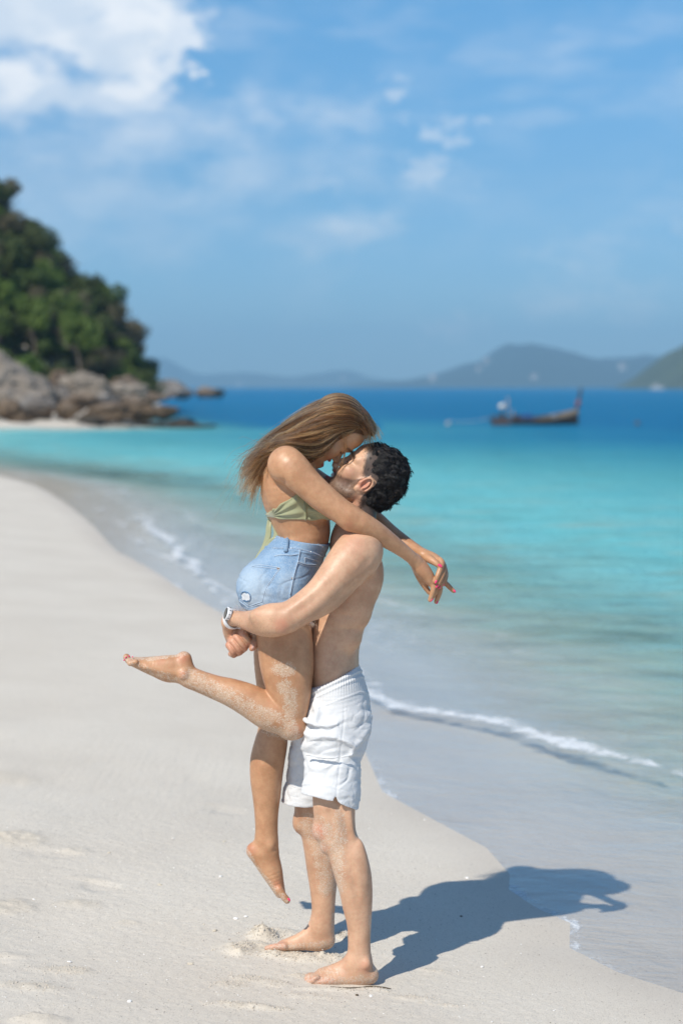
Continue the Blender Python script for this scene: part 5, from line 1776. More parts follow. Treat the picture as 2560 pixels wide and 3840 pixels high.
def nail(name, X, Y, dep, dx, dy, L, W, mat, parent, tilt=.25):
    """slightly domed nail plate: centre pixel, direction along the finger in pixels, length and width in pixels"""
    a = unit(np.array((dx, 0, -dy)))
    nrm = unit(np.array((0, -1.0, 0)) + tilt * np.array((a[2], 0, -a[0])))
    b_ = np.cross(a, nrm)
    nrm = np.cross(b_, a)
    c_ = P(X, Y, dep)
    s_ = dep / FPX
    bm = bmesh.new()
    bmesh.ops.create_uvsphere(bm, u_segments=12, v_segments=8, radius=1)
    for v_ in bm.verts:
        q = v_.co
        taper = 1 - .28 * max(q.x, 0)
        v_.co = Vector(c_ + a * q.x * L / 2 * s_ + b_ * q.y * W / 2 * s_ * taper + nrm * (q.z * .0016 - .0022 * q.y * q.y))
    me = bpy.data.meshes.new(name)
    bm.to_mesh(me)
    bm.free()
    me.polygons.foreach_set('use_smooth', np.ones(len(me.polygons), dtype=bool))
    return link(name, me, mat, parent)


for X_, Y_, d_, dx, dy, L, W in ((1649, 2122, LD - .0635, .8, .55, 20, 13), (1633, 2182, LD - .076, -.5, .85, 15, 9), (1637, 2198, LD - .068, -.5, .85, 15, 9), (1646, 2203, LD - .056, -.5, .85, 14, 9),
                                 (1661, 2192, LD - .033, -.4, .9, 12, 8), (1703, 2217, HD + .049, .7, .7, 14, 9), (1617, 2250, HD + .006, -.55, .8, 16, 7), (1638, 2259, HD + .033, -.45, .85, 14, 7)):
    nail('fingernail', X_, Y_, d_, dx, dy, L, W, PINK, woman)
for X_, Y_, d_, dx, dy, L, W in ((473, 2465, WFt + .005, -.6, .6, 9, 6), (485, 2460, WFt + .008, -.5, -.4, 8, 6), (466, 2475, WFt - .012, -.6, .6, 8, 6), (498, 2463, WFt - .02, .3, -.6, 6, 5), (1083, 3374, 5.588, .6, .8, 15, 9)):
    nail('toenail', X_, Y_, d_, dx, dy, L, W, PINK, woman)
nail('thumbnail', 948, 2427, 5.4185, -.5, .85, 15, 12, NAIL, man)

# ---- wrist watch on his left arm
wc = P(851, 2301, 5.415)
wn_ = unit((-.92, -.26, .28))
up_ = unit(np.array((.30, 0, .95)) - wn_ * (np.array((.30, 0, .95)) @ wn_))
sd_ = np.cross(up_, wn_)


def disc(name, rings, mat, parent, seg=28):
    """lathe about the watch axis: rings of (offset along the axis, radius)"""
    v, f = [], []
    for h_, r_ in rings:
        for k in range(seg):
            th = 2 * math.pi * k / seg
            v.append(wc + wn_ * h_ + (up_ * math.cos(th) + sd_ * math.sin(th)) * r_)
    for i in range(len(rings) - 1):
        for k in range(seg):
            k2 = (k + 1) % seg
            f.append((i * seg + k, i * seg + k2, (i + 1) * seg + k2, (i + 1) * seg + k))
    f.append(tuple(range(seg))[::-1])
    f.append(tuple((len(rings) - 1) * seg + k for k in range(seg)))
    me = mesh_np(name, v, f, False)
    return link(name, me, mat, parent)


WPL = simple('white_watch_plastic', (.78, .78, .79), .35, .05, 40)
BLKG = simple('black_watch_glass', (.004, .004, .005), .22, .2, 40)
GREY = simple('grey_marking', (.16, .16, .17), .5, .1, 40)
watch = disc('watch', [(-.012, .016), (-.010, .0195), (-.002, .0215), (.002, .0215), (.0035, .020)], WPL, man)
disc('watch_screen', [(.0032, .0185), (.0050, .0180), (.0054, .016)], BLKG, watch)
for k in range(10):
    th = 2 * math.pi * k / 10 + .2
    d_ = up_ * math.cos(th) + sd_ * math.sin(th)
    tube_mesh('bezel_mark', [wc + d_ * .0222 + wn_ * -.0075, wc + d_ * .0228 + wn_ * -.0015], [.0011, .0011], GREY, watch, seg=6)
sc_ = np.array((-.0, 0, 0)) + P(876, 2322, 5.448)
ax_ = unit(P(905, 2322, 5.40) - P(862, 2332, 5.465))
e1 = unit(np.array((0, 0, 1.0)) - ax_ * ax_[2])
e2 = np.cross(ax_, e1)
v, f = [], []
nb = 40
for k in range(nb):
    th = 2 * math.pi * k / nb
    rr = .0275 + .003 * abs(math.sin(th))
    for dr, dw in ((0, -.0095), (.0032, -.0095), (.0032, .0095), (0, .0095)):
        v.append(sc_ + (e1 * math.cos(th) * 1.02 + e2 * math.sin(th)) * (rr + dr) + ax_ * dw)
for k in range(nb):
    k2 = (k + 1) % nb
    for j in range(4):
        j2 = (j + 1) % 4
        f.append((k * 4 + j, k * 4 + j2, k2 * 4 + j2, k2 * 4 + j))
link('strap', mesh_np('strap', v, f, False), WPL, watch)

# ------------------------------------------------------------------ far things: headland, rocks, trees, islands, boats
rb = np.random.RandomState(21)


def rock_mesh(name, seed, r, rough=.22, cuts=9, sub=4):
    """an angular weathered boulder: noise-displaced sphere with flattened faces; r = half sizes"""
    rs = np.random.RandomState(seed)
    bm = bmesh.new()
    bmesh.ops.create_icosphere(bm, subdivisions=sub, radius=1)
    v = np.array([q.co[:] for q in bm.verts])
    for _ in range(cuts):
        n = unit(rs.normal(0, 1, 3))
        d = rs.uniform(.50, .85)
        s_ = v @ n
        v = v - n[None] * np.maximum(s_ - d, 0)[:, None] * .85
    nz = VN(v[:, 0] * 1.7 + seed, v[:, 1] * 1.7, v[:, 2] * 1.7, 4, .55)
    crack = (1 - np.abs(VN(v[:, 0] * 1.3, v[:, 1] * 1.3 + seed, v[:, 2] * 2.2, 2)) * 4).clip(0, 1)
    crack = np.maximum(crack, .8 * (1 - np.abs(VN(v[:, 0] * 2.9, v[:, 1] * 2.9, v[:, 2] * 3.4 + seed, 2)) * 4).clip(0, 1))
    v = v * (1 + rough * nz - .13 * crack)[:, None]
    v = v * np.asarray(r)
    for q, c in zip(bm.verts, v):
        q.co = c
    me = bpy.data.meshes.new(name)
    bm.to_mesh(me)
    bm.free()
    return me


def rock_mat(name, c_top, c_mid, c_low, wl):
    m, t, b = principled(name, c_mid, .9)
    geo = t.node('ShaderNodeNewGeometry')
    pos = geo.outputs['Position']
    z = t.node('ShaderNodeSeparateXYZ', {0: pos}).outputs['Z']
    n1 = t.noise(pos, .9, 5, .65)
    n2 = t.noise(pos, 4.5, 4, .65)
    c = t.mix(t.smooth(n1, .35, .68), c_mid, c_top)
    c = t.mix(t.math('MULTIPLY', t.smooth(n2, .5, .75), .6), c, tuple(x * .5 for x in c_mid))
    tide = t.math('ADD', z, t.math('MULTIPLY', t.math('SUBTRACT', n1, .5), 1.2))
    c = t.mix(t.smooth(tide, wl - .2, wl + .5, .85, 0), c, c_low)
    t.put(b.inputs['Base Color'], c)
    bp = t.node('ShaderNodeBump', {'Strength': .8, 'Distance': .12, 'Height': t.math('ADD', n2, t.math('MULTIPLY', t.noise(pos, 14, 4, .7), .4))})
    t.put(b.inputs['Normal'], bp.outputs[0])
    return m


R_PALE = rock_mat('pale_granite', (.30, .255, .21), (.19, .155, .12), (.13, .085, .05), .6)
R_GREY = rock_mat('grey_granite', (.24, .22, .20), (.15, .13, .115), (.14, .085, .045), .6)
R_BROWN = rock_mat('brown_rock', (.22, .165, .12), (.14, .095, .062), (.10, .065, .035), .8)
R_DARK = rock_mat('dark_reef_rock', (.085, .070, .050), (.055, .045, .035), (.05, .042, .03), .2)
for i, (X, Y, hx, hy, dep, mat, lab, cuts) in enumerate((
        (-30, 1445, 235, 120, 93, R_PALE, 'big pale slab of rock sloping down at the left edge of the cove', 4),
        (150, 1525, 82, 66, 88, R_GREY, 'rounded grey boulder in front of the pale slab on the sand', 6),
        (25, 1545, 72, 48, 87, R_BROWN, 'brown boulder at the left edge below the pale slab', 7),
        (255, 1545, 52, 42, 88, R_BROWN, 'small dark boulder right of the rounded grey boulder', 7),
        (330, 1455, 105, 62, 96, R_PALE, 'pale topped rock under the shrubs right of the slab', 6),
        (300, 1515, 90, 50, 91, R_BROWN, 'brown rock below the pale topped rock', 7),
        (455, 1475, 115, 48, 98, R_PALE, 'long pale ledge rock at the foot of the wooded headland', 6),
        (400, 1550, 110, 46, 88, R_BROWN, 'wide brown rock at the waterline in the middle of the rock row', 7),
        (520, 1535, 120, 52, 90, R_BROWN, 'rusty brown rock at the right end of the cove sand', 7),
        (560, 1490, 90, 34, 104, R_BROWN, 'brown ledge behind the rusty rock near the water', 7),
        (215, 1420, 40, 44, 101, R_BROWN, 'reddish upright rock in the shrubs above the pale slab', 7),
        (648, 1462, 78, 48, 235, R_GREY, 'grey headland rock standing in the sea at the tip of the wooded point', 5),
        (792, 1470, 58, 32, 300, R_BROWN, 'lone brown rock islet in the open sea beyond the point', 6),
        (600, 1592, 170, 15, 84, R_DARK, 'low dark reef rock lying flat along the waterline', 5),
        (735, 1601, 90, 7, 82, R_DARK, 'thin dark end of the reef reaching out into the water', 5),
        (395, 1500, 60, 36, 92, R_GREY, 'small grey rock wedged between the pale topped rock and the ledge', 7),
        (240, 1490, 46, 40, 95, R_GREY, 'grey rock behind the small dark boulder', 7),
        (90, 1575, 50, 24, 86, R_BROWN, 'low brown stone on the sand between the two left boulders', 7),
        (340, 1578, 70, 26, 86, R_DARK, 'low dark rock at the edge of the cove sand', 7),
        (620, 1545, 70, 34, 92, R_BROWN, 'rust stained rock standing in the shallow water right of the row', 8),
        (690, 1580, 60, 20, 86, R_DARK, 'small dark rock awash at the right of the row', 7),
        (470, 1432, 60, 30, 103, R_BROWN, 'dark rock under the trees behind the long pale ledge', 7))):
    me = rock_mesh('rock', 31 + i, (hx * dep / FPX, max(hx, hy) * dep / FPX * .7, hy * .88 * dep / FPX), .26, cuts + 3)
    me.materials.append(mat)
    o = link('rock', me, None, None, lab, 'rock', None, None, tuple(P(X, Y, dep)))
    o.rotation_euler = (0, (0.33 if i == 0 else rb.uniform(-.1, .1)), rb.uniform(-.3, .3))

# ---- trees
def leaf_mat(name, dark, light, dry):
    m, t, b = principled(name, light, .65)
    oi = t.node('ShaderNodeObjectInfo').outputs['Random']
    pos = t.node('ShaderNodeNewGeometry').outputs['Position']
    n = t.noise(pos, .8, 3, .6)
    n2 = t.noise(pos, 5, 2)
    c = t.mix(t.smooth(t.math('ADD', n, t.math('MULTIPLY', n2, .25)), .40, .78), dark, light)
    c = t.mix(t.math('MULTIPLY', oi, .6), c, dry)
    t.put(b.inputs['Base Color'], c)
    b.inputs['Specular IOR Level'].default_value = .25
    tl = t.node('ShaderNodeBsdfTranslucent', {'Color': c})
    mx = t.node('ShaderNodeMixShader', {0: .2, 1: b.outputs[0], 2: tl.outputs[0]})
    t.put(t.n['Material Output'].inputs[0], mx.outputs[0])
    return m


LEAF = [leaf_mat('dark_green_leaves', (.026, .052, .014), (.095, .140, .036), (.085, .080, .042)),
        leaf_mat('bright_green_leaves', (.055, .105, .018), (.150, .225, .042), (.085, .105, .03)),
        leaf_mat('dry_olive_leaves', (.070, .068, .036), (.155, .140, .078), (.140, .115, .08))]
BARK = simple('bark', (.11, .085, .065), .95, .3, 8)


def crown_mesh(seed, rx, rz, n, leaf):
    rs = np.random.RandomState(seed)
    blobs = [(rs.normal(0, .42, 3) * np.array((rx, rx, rz * .8)), rs.uniform(.32, .62) * rx) for _ in range(9)]
    v, f = [], []
    for k in range(n):
        c, r = blobs[rs.randint(len(blobs))]
        d = unit(rs.normal(0, 1, 3))
        d[2] = d[2] * .8 + .15
        p_ = c + d * r * rs.uniform(.55, 1.05)
        nrm = unit(d + rs.normal(0, .6, 3))
        a = unit(np.cross(nrm, rs.normal(0, 1, 3)))
        b_ = np.cross(nrm, a)
        L, W_ = leaf * rs.uniform(.6, 1.3), leaf * rs.uniform(.35, .6)
        i0 = len(v)
        v += [p_ - a * L, p_ + b_ * W_ + nrm * .1 * leaf, p_ + a * L, p_ - b_ * W_ + nrm * .1 * leaf]
        f.append((i0, i0 + 1, i0 + 2, i0 + 3))
    return mesh_np('crown', np.array(v), np.array(f), False)


def trunk_mesh(seed, hgt, lean):
    rs = np.random.RandomState(seed)
    v, f = [], []

    def limb(a, b, ra, rb_):
        n, sg = 6, 7
        t0 = unit(b - a)
        s1 = unit(np.cross(t0, (.3, 1, .2)))
        s2 = np.cross(t0, s1)
        base = len(v)
        bend = rs.normal(0, .06, 3) * np.linalg.norm(b - a)
        for i in range(n):
            q = i / (n - 1)
            c = a + (b - a) * q + bend * math.sin(q * math.pi)
            for k in range(sg):
                th = 2 * math.pi * k / sg
                v.append(c + (ra + (rb_ - ra) * q) * (s1 * math.cos(th) + s2 * math.sin(th)))
        for i in range(n - 1):
            for k in range(sg):
                k2 = (k + 1) % sg
                f.append((base + i * sg + k, base + i * sg + k2, base + (i + 1) * sg + k2, base + (i + 1) * sg + k))
    top = np.array((lean, rs.normal(0, .1), hgt * .72))
    limb(np.array((0, 0, -.5)), top, .14, .085)
    for _ in range(5):
        e = top + np.array((rs.normal(0, .9), rs.normal(0, .9), rs.uniform(.3, 1.5)))
        limb(top * rs.uniform(.6, 1), e, .07, .025)
    return mesh_np('trunk', np.array(v), np.array(f))


PROTO = []
for i in range(6):
    H_ = (3.4, 2.8, 3.0, 2.4, 3.8, 2.6)[i]
    kind = (0, 1, 2, 0, 2, 1)[i]
    c_me = crown_mesh(50 + i, 1.55, 1.25, 1500, .17)
    c_me.materials.append(LEAF[kind])
    t_me = trunk_mesh(70 + i, H_, (-.3, .4, .2, -.2, .5, 0)[i])
    t_me.materials.append(BARK)
    PROTO.append((c_me, t_me, H_, kind))
LABS = ['dark green tree in the dense wood on the left headland', 'bright green bushy tree on the slope of the left headland', 'dry olive grey tree on the slope of the left headland']


def tree(i, x, y, z, sc, label=None, group=True):
    c_me, t_me, H_, kind = PROTO[i]
    e = empty('tree', (x, y, z), label or LABS[kind], 'tree', 'trees on the wooded headland' if group else None)
    rz = rb.uniform(0, 6.28)
    e.rotation_euler = (0, 0, rz)
    e.scale = (sc * rb.uniform(.9, 1.15), sc * rb.uniform(.9, 1.15), sc)
    c = link('crown', c_me, None, e)
    c.location = (0, 0, H_)
    link('trunk', t_me, None, e)
    return e


cnt = 0
for y in np.arange(100, 150, 3.8):
    for px_ in np.arange(-330, 600, 44.0 * 118 / y):
        X_ = px_ + rb.uniform(-18, 18)
        yy = y + rb.uniform(-1.4, 1.4)
        x_ = (X_ - CX) / FPX * yy
        hh = float(hill_h(np.array([x_]), np.array([yy]))[0])
        if hh < .9 and not (X_ < 540 and yy > 104 and rb.rand() < .4):
            continue
        zz = float(sand_z(np.array([x_]), np.array([yy]))[0])
        top_px = HOR - (zz - CAM_H) / yy * FPX
        kind_pool = (0, 0, 3, 3, 1, 2, 4, 5) if X_ > 150 else (0, 3, 2, 0, 4, 3, 1, 5)
        sc = rb.uniform(.62, 1.05) * (1 if hh > 3 else .75)
        tree(kind_pool[rb.randint(8)], x_, yy, zz - .3, sc)
        cnt += 1
print('trees', cnt)
for X_, Y_, dep, i, sc, lab in ((14, 840, 126, 2, .8, 'sparse tree sticking up highest on the headland skyline at the left edge'),
                               (105, 985, 125, 0, .7, 'small dark tree standing out on the headland skyline below the highest one'),
                               (330, 1230, 122, 0, .85, 'round dark tree bulging over the steep seaward edge of the headland'),
                               (300, 1400, 104, 1, .9, 'brightest green bush low on the headland above the pale rocks'),
                               (130, 1330, 106, 1, .9, 'light green bush in the middle of the lower headland slope'),
                               (500, 1440, 112, 3, .6, 'dark bush at the lowest tip of the wooded headland')):
    p_ = P(X_, Y_, dep)
    tree(i, p_[0], p_[1], p_[2], sc, lab, False)
# shrubs and undergrowth nobody could count
uv_, uf_ = [], []
ru = np.random.RandomState(5)
for k in range(15000):
    yy = ru.uniform(97, 150)
    X_ = ru.uniform(-330, 590)
    x_ = (X_ - CX) / FPX * yy
    uv_.append((x_, yy))
uv_ = np.array(uv_)
hh = hill_h(uv_[:, 0], uv_[:, 1])
ok = hh > .35
uv_, hh = uv_[ok], hh[ok]
zz = sand_z(uv_[:, 0], uv_[:, 1])
vv, ff = [], []
for (x_, y_), z_ in zip(uv_, zz):
    c = np.array((x_, y_, z_ + abs(ru.normal(0, .55))))
    n_ = unit(ru.normal(0, 1, 3) + np.array((0, -.4, .8)))
    a = unit(np.cross(n_, ru.normal(0, 1, 3)))
    b_ = np.cross(n_, a)
    s_ = ru.uniform(.14, .34)
    i0 = len(vv)
    vv += [c - a * s_, c + b_ * s_ * .55, c + a * s_, c - b_ * s_ * .55]
    ff.append((i0, i0 + 1, i0 + 2, i0 + 3))
link('undergrowth', mesh_np('undergrowth', np.array(vv), np.array(ff), False), LEAF[0], None, 'low dark shrubs covering the slope between the headland trees', 'shrubs', None, 'stuff')

# ---- islands and hills on the horizon
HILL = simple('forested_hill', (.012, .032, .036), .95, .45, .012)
HILLN = simple('near_forested_hill', (.05, .065, .03), .95, .5, .02)


def ridge(name, prof, dep, thick, mat, seed, label=None):
    """a wooded ridge as terrain: outline heights in pixels above the horizon at pixel X, real depth and slopes"""
    prof = np.array(prof, float)
    xs_ = np.linspace(prof[0, 0], prof[-1, 0], 130)
    hs = np.interp(xs_, prof[:, 0], prof[:, 1])
    k = np.hanning(9)
    hs = np.convolve(np.pad(hs, 4, mode='edge'), k / k.sum(), 'valid')
    ts = np.linspace(-1, 1, 25)
    v, f = [], []
    for i, (X_, h_) in enumerate(zip(xs_, hs)):
        for j, t_ in enumerate(ts):
            y_ = dep + t_ * thick
            x_ = (X_ - CX) / FPX * dep
            bump = float(VN(np.array(x_ / dep * 60 + seed), np.array(t_ * 2.5), 0, 3, .55))
            z_ = max(0, h_) / FPX * dep * (1 - abs(t_) ** 1.6) * (1 + .10 * bump) - dep * .0009
            v.append((x_, y_, z_ + Z_W))
    n = len(ts)
    for i in range(len(xs_) - 1):
        for j in range(n - 1):
            f.append((i * n + j, (i + 1) * n + j, (i + 1) * n + j + 1, i * n + j + 1))
    link(name, mesh_np(name, np.array(v), np.array(f)), mat, kind='structure')


ridge('island_hill', [(1240, 0), (1330, 18), (1420, 26), (1520, 34), (1600, 46), (1690, 70), (1780, 100), (1840, 140), (1880, 165), (1930, 174), (1990, 166), (2060, 146), (2120, 135), (2180, 122), (2260, 116), (2330, 122), (2420, 124), (2500, 112), (2620, 96), (2760, 60), (2900, 0)], 4300, 520, HILL, 1)
ridge('distant_hills', [(450, 0), (520, 90), (575, 108), (640, 96), (700, 66), (760, 50), (850, 58), (930, 62), (1010, 54), (1100, 44), (1200, 58), (1270, 66), (1340, 60), (1420, 36), (1500, 30), (1600, 20), (1700, 0)], 6800, 500, HILL, 5)
ridge('headland_hill', [(2390, 0), (2420, 16), (2450, 62), (2500, 118), (2560, 172), (2640, 230), (2760, 280), (2900, 300), (3300, 0)], 1650, 260, HILLN, 9)

# ---- small far houses on the island shore
WALLW = simple('white_wall', (.36, .34, .33), .8, .06, 2)
ROOFR = simple('pale_roof', (.45, .34, .28), .9, .1, 2)
GLASSD = simple('dark_window', (.03, .04, .05), .2, .1, 2)


def box(bm, c, s_):
    r = bmesh.ops.create_cube(bm, size=1)
    for q in r['verts']:
        q.co = Vector((c[0] + q.co.x * s_[0], c[1] + q.co.y * s_[1], c[2] + q.co.z * s_[2]))


def obj_bm(name, bm, mat, parent, bevel=0, **kw):
    if bevel:
        bmesh.ops.bevel(bm, geom=bm.edges[:], offset=bevel, segments=2, affect='EDGES')
    me = bpy.data.meshes.new(name)
    bm.to_mesh(me)
    bm.free()
    return link(name, me, mat, parent, **kw)


for X_, Y_, dep, w_, h_, lab in ((1822, 1356, 4150, 18, 13, 'pale house high on the left slope of the main island'), (1620, 1418, 3850, 20, 12, 'white house at the left foot of the main island shore'),
                                 (2000, 1418, 3850, 22, 13, 'pink white house in the middle of the main island shore'), (2330, 1376, 4000, 22, 14, 'pale house on the right part of the main island'),
                                 (1793, 1385, 4050, 14, 9, 'small pale house below the high one on the main island'), (895, 1442, 6250, 22, 18, 'white building on the far left shore by the horizon'),
                                 (1285, 1417, 6350, 22, 18, 'white building on the distant low hills above the woman')):
    w_, h_ = w_ * .72, h_ * .72
    p_ = P(X_, Y_, dep)
    e = empty('distant_house', tuple(p_), lab, 'house')
    bm = bmesh.new()
    box(bm, (0, 0, -h_ * .2), (w_, 14, h_ * 1.4))
    wl_ = obj_bm('wall', bm, WALLW, e)
    bm = bmesh.new()
    box(bm, (0, 0, h_ * .5), (w_ * 1.1, 15.5, 1.2))
    r_ = bmesh.ops.create_cone(bm, cap_ends=True, segments=4, radius1=w_ * .74, radius2=w_ * .2, depth=3.5)
    for q in r_['verts']:
        q.co = Matrix.Rotation(math.radians(45), 3, 'Z') @ q.co
        q.co.z += h_ * .5 + 2.35
    obj_bm('roof', bm, ROOFR, e)
    for k in range(3):
        bm = bmesh.new()
        box(bm, ((k - 1) * w_ * .3, -7.05, h_ * .1), (w_ * .14, .3, h_ * .28))
        obj_bm('window', bm, GLASSD, e)

# ---- long wooden boat moored in the bay
WOODD = simple('dark_boat_paint', (.050, .032, .022), .5, .35, 6)
WOODB = simple('brown_boat_plank', (.36, .25, .16), .6, .3, 5)
WOODR = simple('orange_red_paint', (.20, .075, .03), .5, .2, 8)
BLUET = simple('blue_tarpaulin', (.01, .06, .20), .55, .3, 3, .4, 9)
WHITEP = simple('white_float', (.55, .53, .50), .45, .06, 6)
WEEDF = simple('dark_float', (.05, .06, .07), .6, .1, 6)
GREYB = simple('weathered_float', (.34, .33, .31), .6, .1, 6)
METALG = simple('engine_metal', (.14, .14, .14), .4, .3, 10, Metallic=.7)
RIBB = simple('red_cloth', (.20, .07, .07), .8, .3, 10)
ROPE = simple('grey_rope', (.35, .35, .34), .9, .2, 10)
BD = 88.0
bow = P(2150, 1540, BD)
stern = P(1852, 1560, BD)
B0 = (bow + stern) / 2
B0[2] = Z_W
LB = 2.75               # half length on the water
boat = empty('fishing_boat', tuple(B0), 'long wooden fishing boat with tall raised prow moored in the bay', 'boat')
boat.rotation_euler = (0, 0, math.radians(14))
boat.scale = (.82, .82, .82)


def hull_sec(s):
    """section at s in -1 (stern) .. 1 (bow): half width, keel z, gunwale z"""
    wdt = .62 * (1 - max(s, 0) ** 2.6 * .93) * (1 - max(-s, 0) ** 3 * .35)
    keel = -.18 + .30 * max(s - .3, 0) ** 2 * 1.2 + .12 * max(-s - .6, 0)
    gun = .50 + .58 * max(s - .05, 0) ** 1.8 + .14 * max(-s - .2, 0) ** 1.5
    return wdt, keel, gun


def hull_part(name, a0, a1, mat, out_=0.0, s0=-1, s1=1, th=.045):
    v, f = [], []
    ns = 34
    for i in range(ns):
        s = s0 + (s1 - s0) * i / (ns - 1)
        wdt, kz, gz_ = hull_sec(s)
        x_ = s * LB + .22 * max(s, 0) ** 3
        ring = []
        for sg in (-1, 1):
            for a in np.linspace(a0, a1, 6):
                ww = wdt * (math.sin(a * math.pi / 2) ** .65) + out_
                ring.append((x_, sg * ww, kz + (gz_ - kz) * a ** 1.4))
        outer = [ring[k] for k in (5, 4, 3, 2, 1, 0)] + ring[6:]
        inner = [(p[0], p[1] - np.sign(p[1]) * min(th, abs(p[1]) * .8), p[2] + (th if a0 == 0 else 0) * (abs(p[1]) < .3)) for p in outer]
        v += outer + inner
    m_ = 24
    for i in range(ns - 1):
        for k in range(11):
            a, b_ = i * m_, (i + 1) * m_
            if k == 5 and a0 > 0:
                continue
            f.append((a + k, b_ + k, b_ + k + 1, a + k + 1))
            f.append((a + 12 + k, a + 13 + k, b_ + 13 + k, b_ + 12 + k))
        for k in (0, 11):
            f.append((i * m_ + k, i * m_ + 12 + k, (i + 1) * m_ + 12 + k, (i + 1) * m_ + k))
    return link(name, mesh_np(name, np.array(v), f), mat, boat)


hull_part('hull', 0.0, .78, WOODD)
hull_part('side_plank', .80, 1.0, WOODB, .012, .05, 1)
hull_part('gunwale', .93, 1.02, WOODD, .03, -1, .55)
hull_part('stern_stripe', .30, .62, WOODR, .012, -1, -.62)


def rod(name, a, b_, r, mat, par=None, r2=None):
    return tube_mesh(name, [a, (np.array(a) + np.array(b_)) / 2, b_], [r, r, r if r2 is None else r2], mat, par or boat, seg=8)


tube_mesh('prow', [(2.66, 0, .50), (2.88, 0, 1.05), (3.02, 0, 1.62), (3.12, 0, 2.15), (3.15, 0, 2.36)], [.12, .11, .10, .085, .07], WOODD, boat, seg=8)
tube_mesh('prow_ribbon', [(2.90, 0, 1.14), (2.96, 0, 1.36), (3.0, 0, 1.54)], [.13, .15, .12], RIBB, boat, seg=10)
for s in (-.7, -.35, 0, .35, .65):
    wdt, kz, gz_ = hull_sec(s)
    bm = bmesh.new()
    box(bm, (s * LB, 0, gz_ - .10), (.22, wdt * 1.86, .04))
    obj_bm('thwart', bm, WOODB, boat)
rod('post', (-1.62, .05, .1), (-1.74, .05, 1.75), .035, WOODB)
rod('post', (-1.50, -.1, .1), (-1.42, -.12, .92), .03, WOODB)
# engine with its long shaft, lifted at the stern
bm = bmesh.new()
box(bm, (-2.12, 0, .52), (.34, .30, .30))
box(bm, (-2.10, 0, .72), (.20, .22, .14))
obj_bm('engine', bm, METALG, boat, .03)
rod('propeller_shaft', (-2.3, 0, .48), (-3.4, .1, .40), .022, METALG)
tube_mesh('float_ball', [(-2.12, -.02, .98 + .2 * q) for q in (0, .12, .35, .65, 1, 1.4, 1.75, 2.0)], [.03, .13, .19, .225, .235, .20, .12, .02], WHITEP, boat, seg=14)
# blue tarpaulin over the nets
tv, tf = [], []
for i in range(14):
    for j in range(9):
        a, b_ = i / 13, j / 8
        tv.append((-1.15 + 1.2 * a, -.50 + 1.0 * b_, .36 + .36 * math.sin(a * math.pi) ** .6 * math.sin(b_ * math.pi) ** .7 + .06 * float(VN(np.array(a * 4), np.array(b_ * 4), 2, 2))))
for i in range(13):
    for j in range(8):
        tf.append((i * 9 + j, (i + 1) * 9 + j, (i + 1) * 9 + j + 1, i * 9 + j + 1))
link('tarpaulin', mesh_np('tarpaulin', np.array(tv), tf), BLUET, boat)
bm = bmesh.new()
box(bm, (-1.2, -.1, .48), (.3, .34, .34))
obj_bm('crate', bm, WOODD, boat, .03)
tube_mesh('white_bundle', [(.95 + .42 * q, -.42, .50 + .02 * q) for q in (0, .15, .5, .85, 1)], [.05, .15, .17, .15, .05], WHITEP, boat, seg=10)
# mooring line and floats
def ball(name, c, r, mat, label, cat='buoy'):
    bm = bmesh.new()
    bmesh.ops.create_uvsphere(bm, u_segments=18, v_segments=12, radius=r)
    for q in bm.verts:
        if q.co.z > r * .6:
            q.co.z += (q.co.z - r * .6) * .8
    me = bpy.data.meshes.new(name)
    bm.to_mesh(me)
    bm.free()
    me.polygons.foreach_set('use_smooth', np.ones(len(me.polygons), dtype=bool))
    return link(name, me, mat, None, label, cat, None, None, tuple(c))


bp_ = P(1678, 1566, 88.0)
ball('mooring_buoy', (bp_[0], bp_[1], Z_W + .05), .11, GREYB, 'small pale buoy on the mooring line left of the boat')
bp2 = P(2388, 1572, 88.0)
ball('dark_buoy', (bp2[0], bp2[1], Z_W + .04), .14, WEEDF, 'dark round float in the water right of the boat')
a_ = np.array((bp_[0], bp_[1], Z_W + .2))
b_ = np.array(boat.matrix_world @ Vector((0, 0, 0)))
b_ = np.array((B0[0] - 2.05, B0[1] - .5, Z_W + .42))
lp = [a_ + (b_ - a_) * q + np.array((0, 0, -.12 * math.sin(q * math.pi))) for q in np.linspace(0, 1, 12)]
ro = tube_mesh('mooring_rope', lp, [.014] * 12, ROPE, None, seg=6)
ro['label'] = 'thin grey mooring rope from the buoy to the stern of the boat'
ro['category'] = 'rope'
# white motor boat far off under the right hill
SBD = 1150.0
p_ = P(2463, 1450, SBD)
mb = empty('motor_boat', (p_[0], p_[1], Z_W), 'far white motor boat below the green hill at the right edge', 'boat')
v, f = [], []
ns = 14
for i in range(ns):
    s = -1 + 2 * i / (ns - 1)
    w_ = 1.6 * (1 - max(s, 0) ** 2.2 * .96)
    g_ = 1.5 + .8 * max(s, 0) ** 1.5
    for (yy, z_) in ((-w_, g_), (-w_ * .75, -.1), (0, -.4), (w_ * .75, -.1), (w_, g_), (0, g_)):
        v.append((s * 4.6, yy, z_))
for i in range(ns - 1):
    for k in range(6):
        k2 = (k + 1) % 6
        f.append((i * 6 + k, i * 6 + k2, (i + 1) * 6 + k2, (i + 1) * 6 + k))
f.append((0, 1, 2, 3, 4, 5))
link('hull', mesh_np('hull', np.array(v), f, False), WHITEP, mb)
bm = bmesh.new()
box(bm, (-.6, 0, 2.5), (4.2, 2.2, 2.0))
obj_bm('cabin', bm, WHITEP, mb, .2)
bm = bmesh.new()
box(bm, (-.4, -1.12, 2.75), (3.2, .08, .7))
obj_bm('window', bm, GLASSD, mb)
rod('mast', (-.9, 0, 3.4), (-1.1, 0, 5.6), .08, WHITEP, mb)

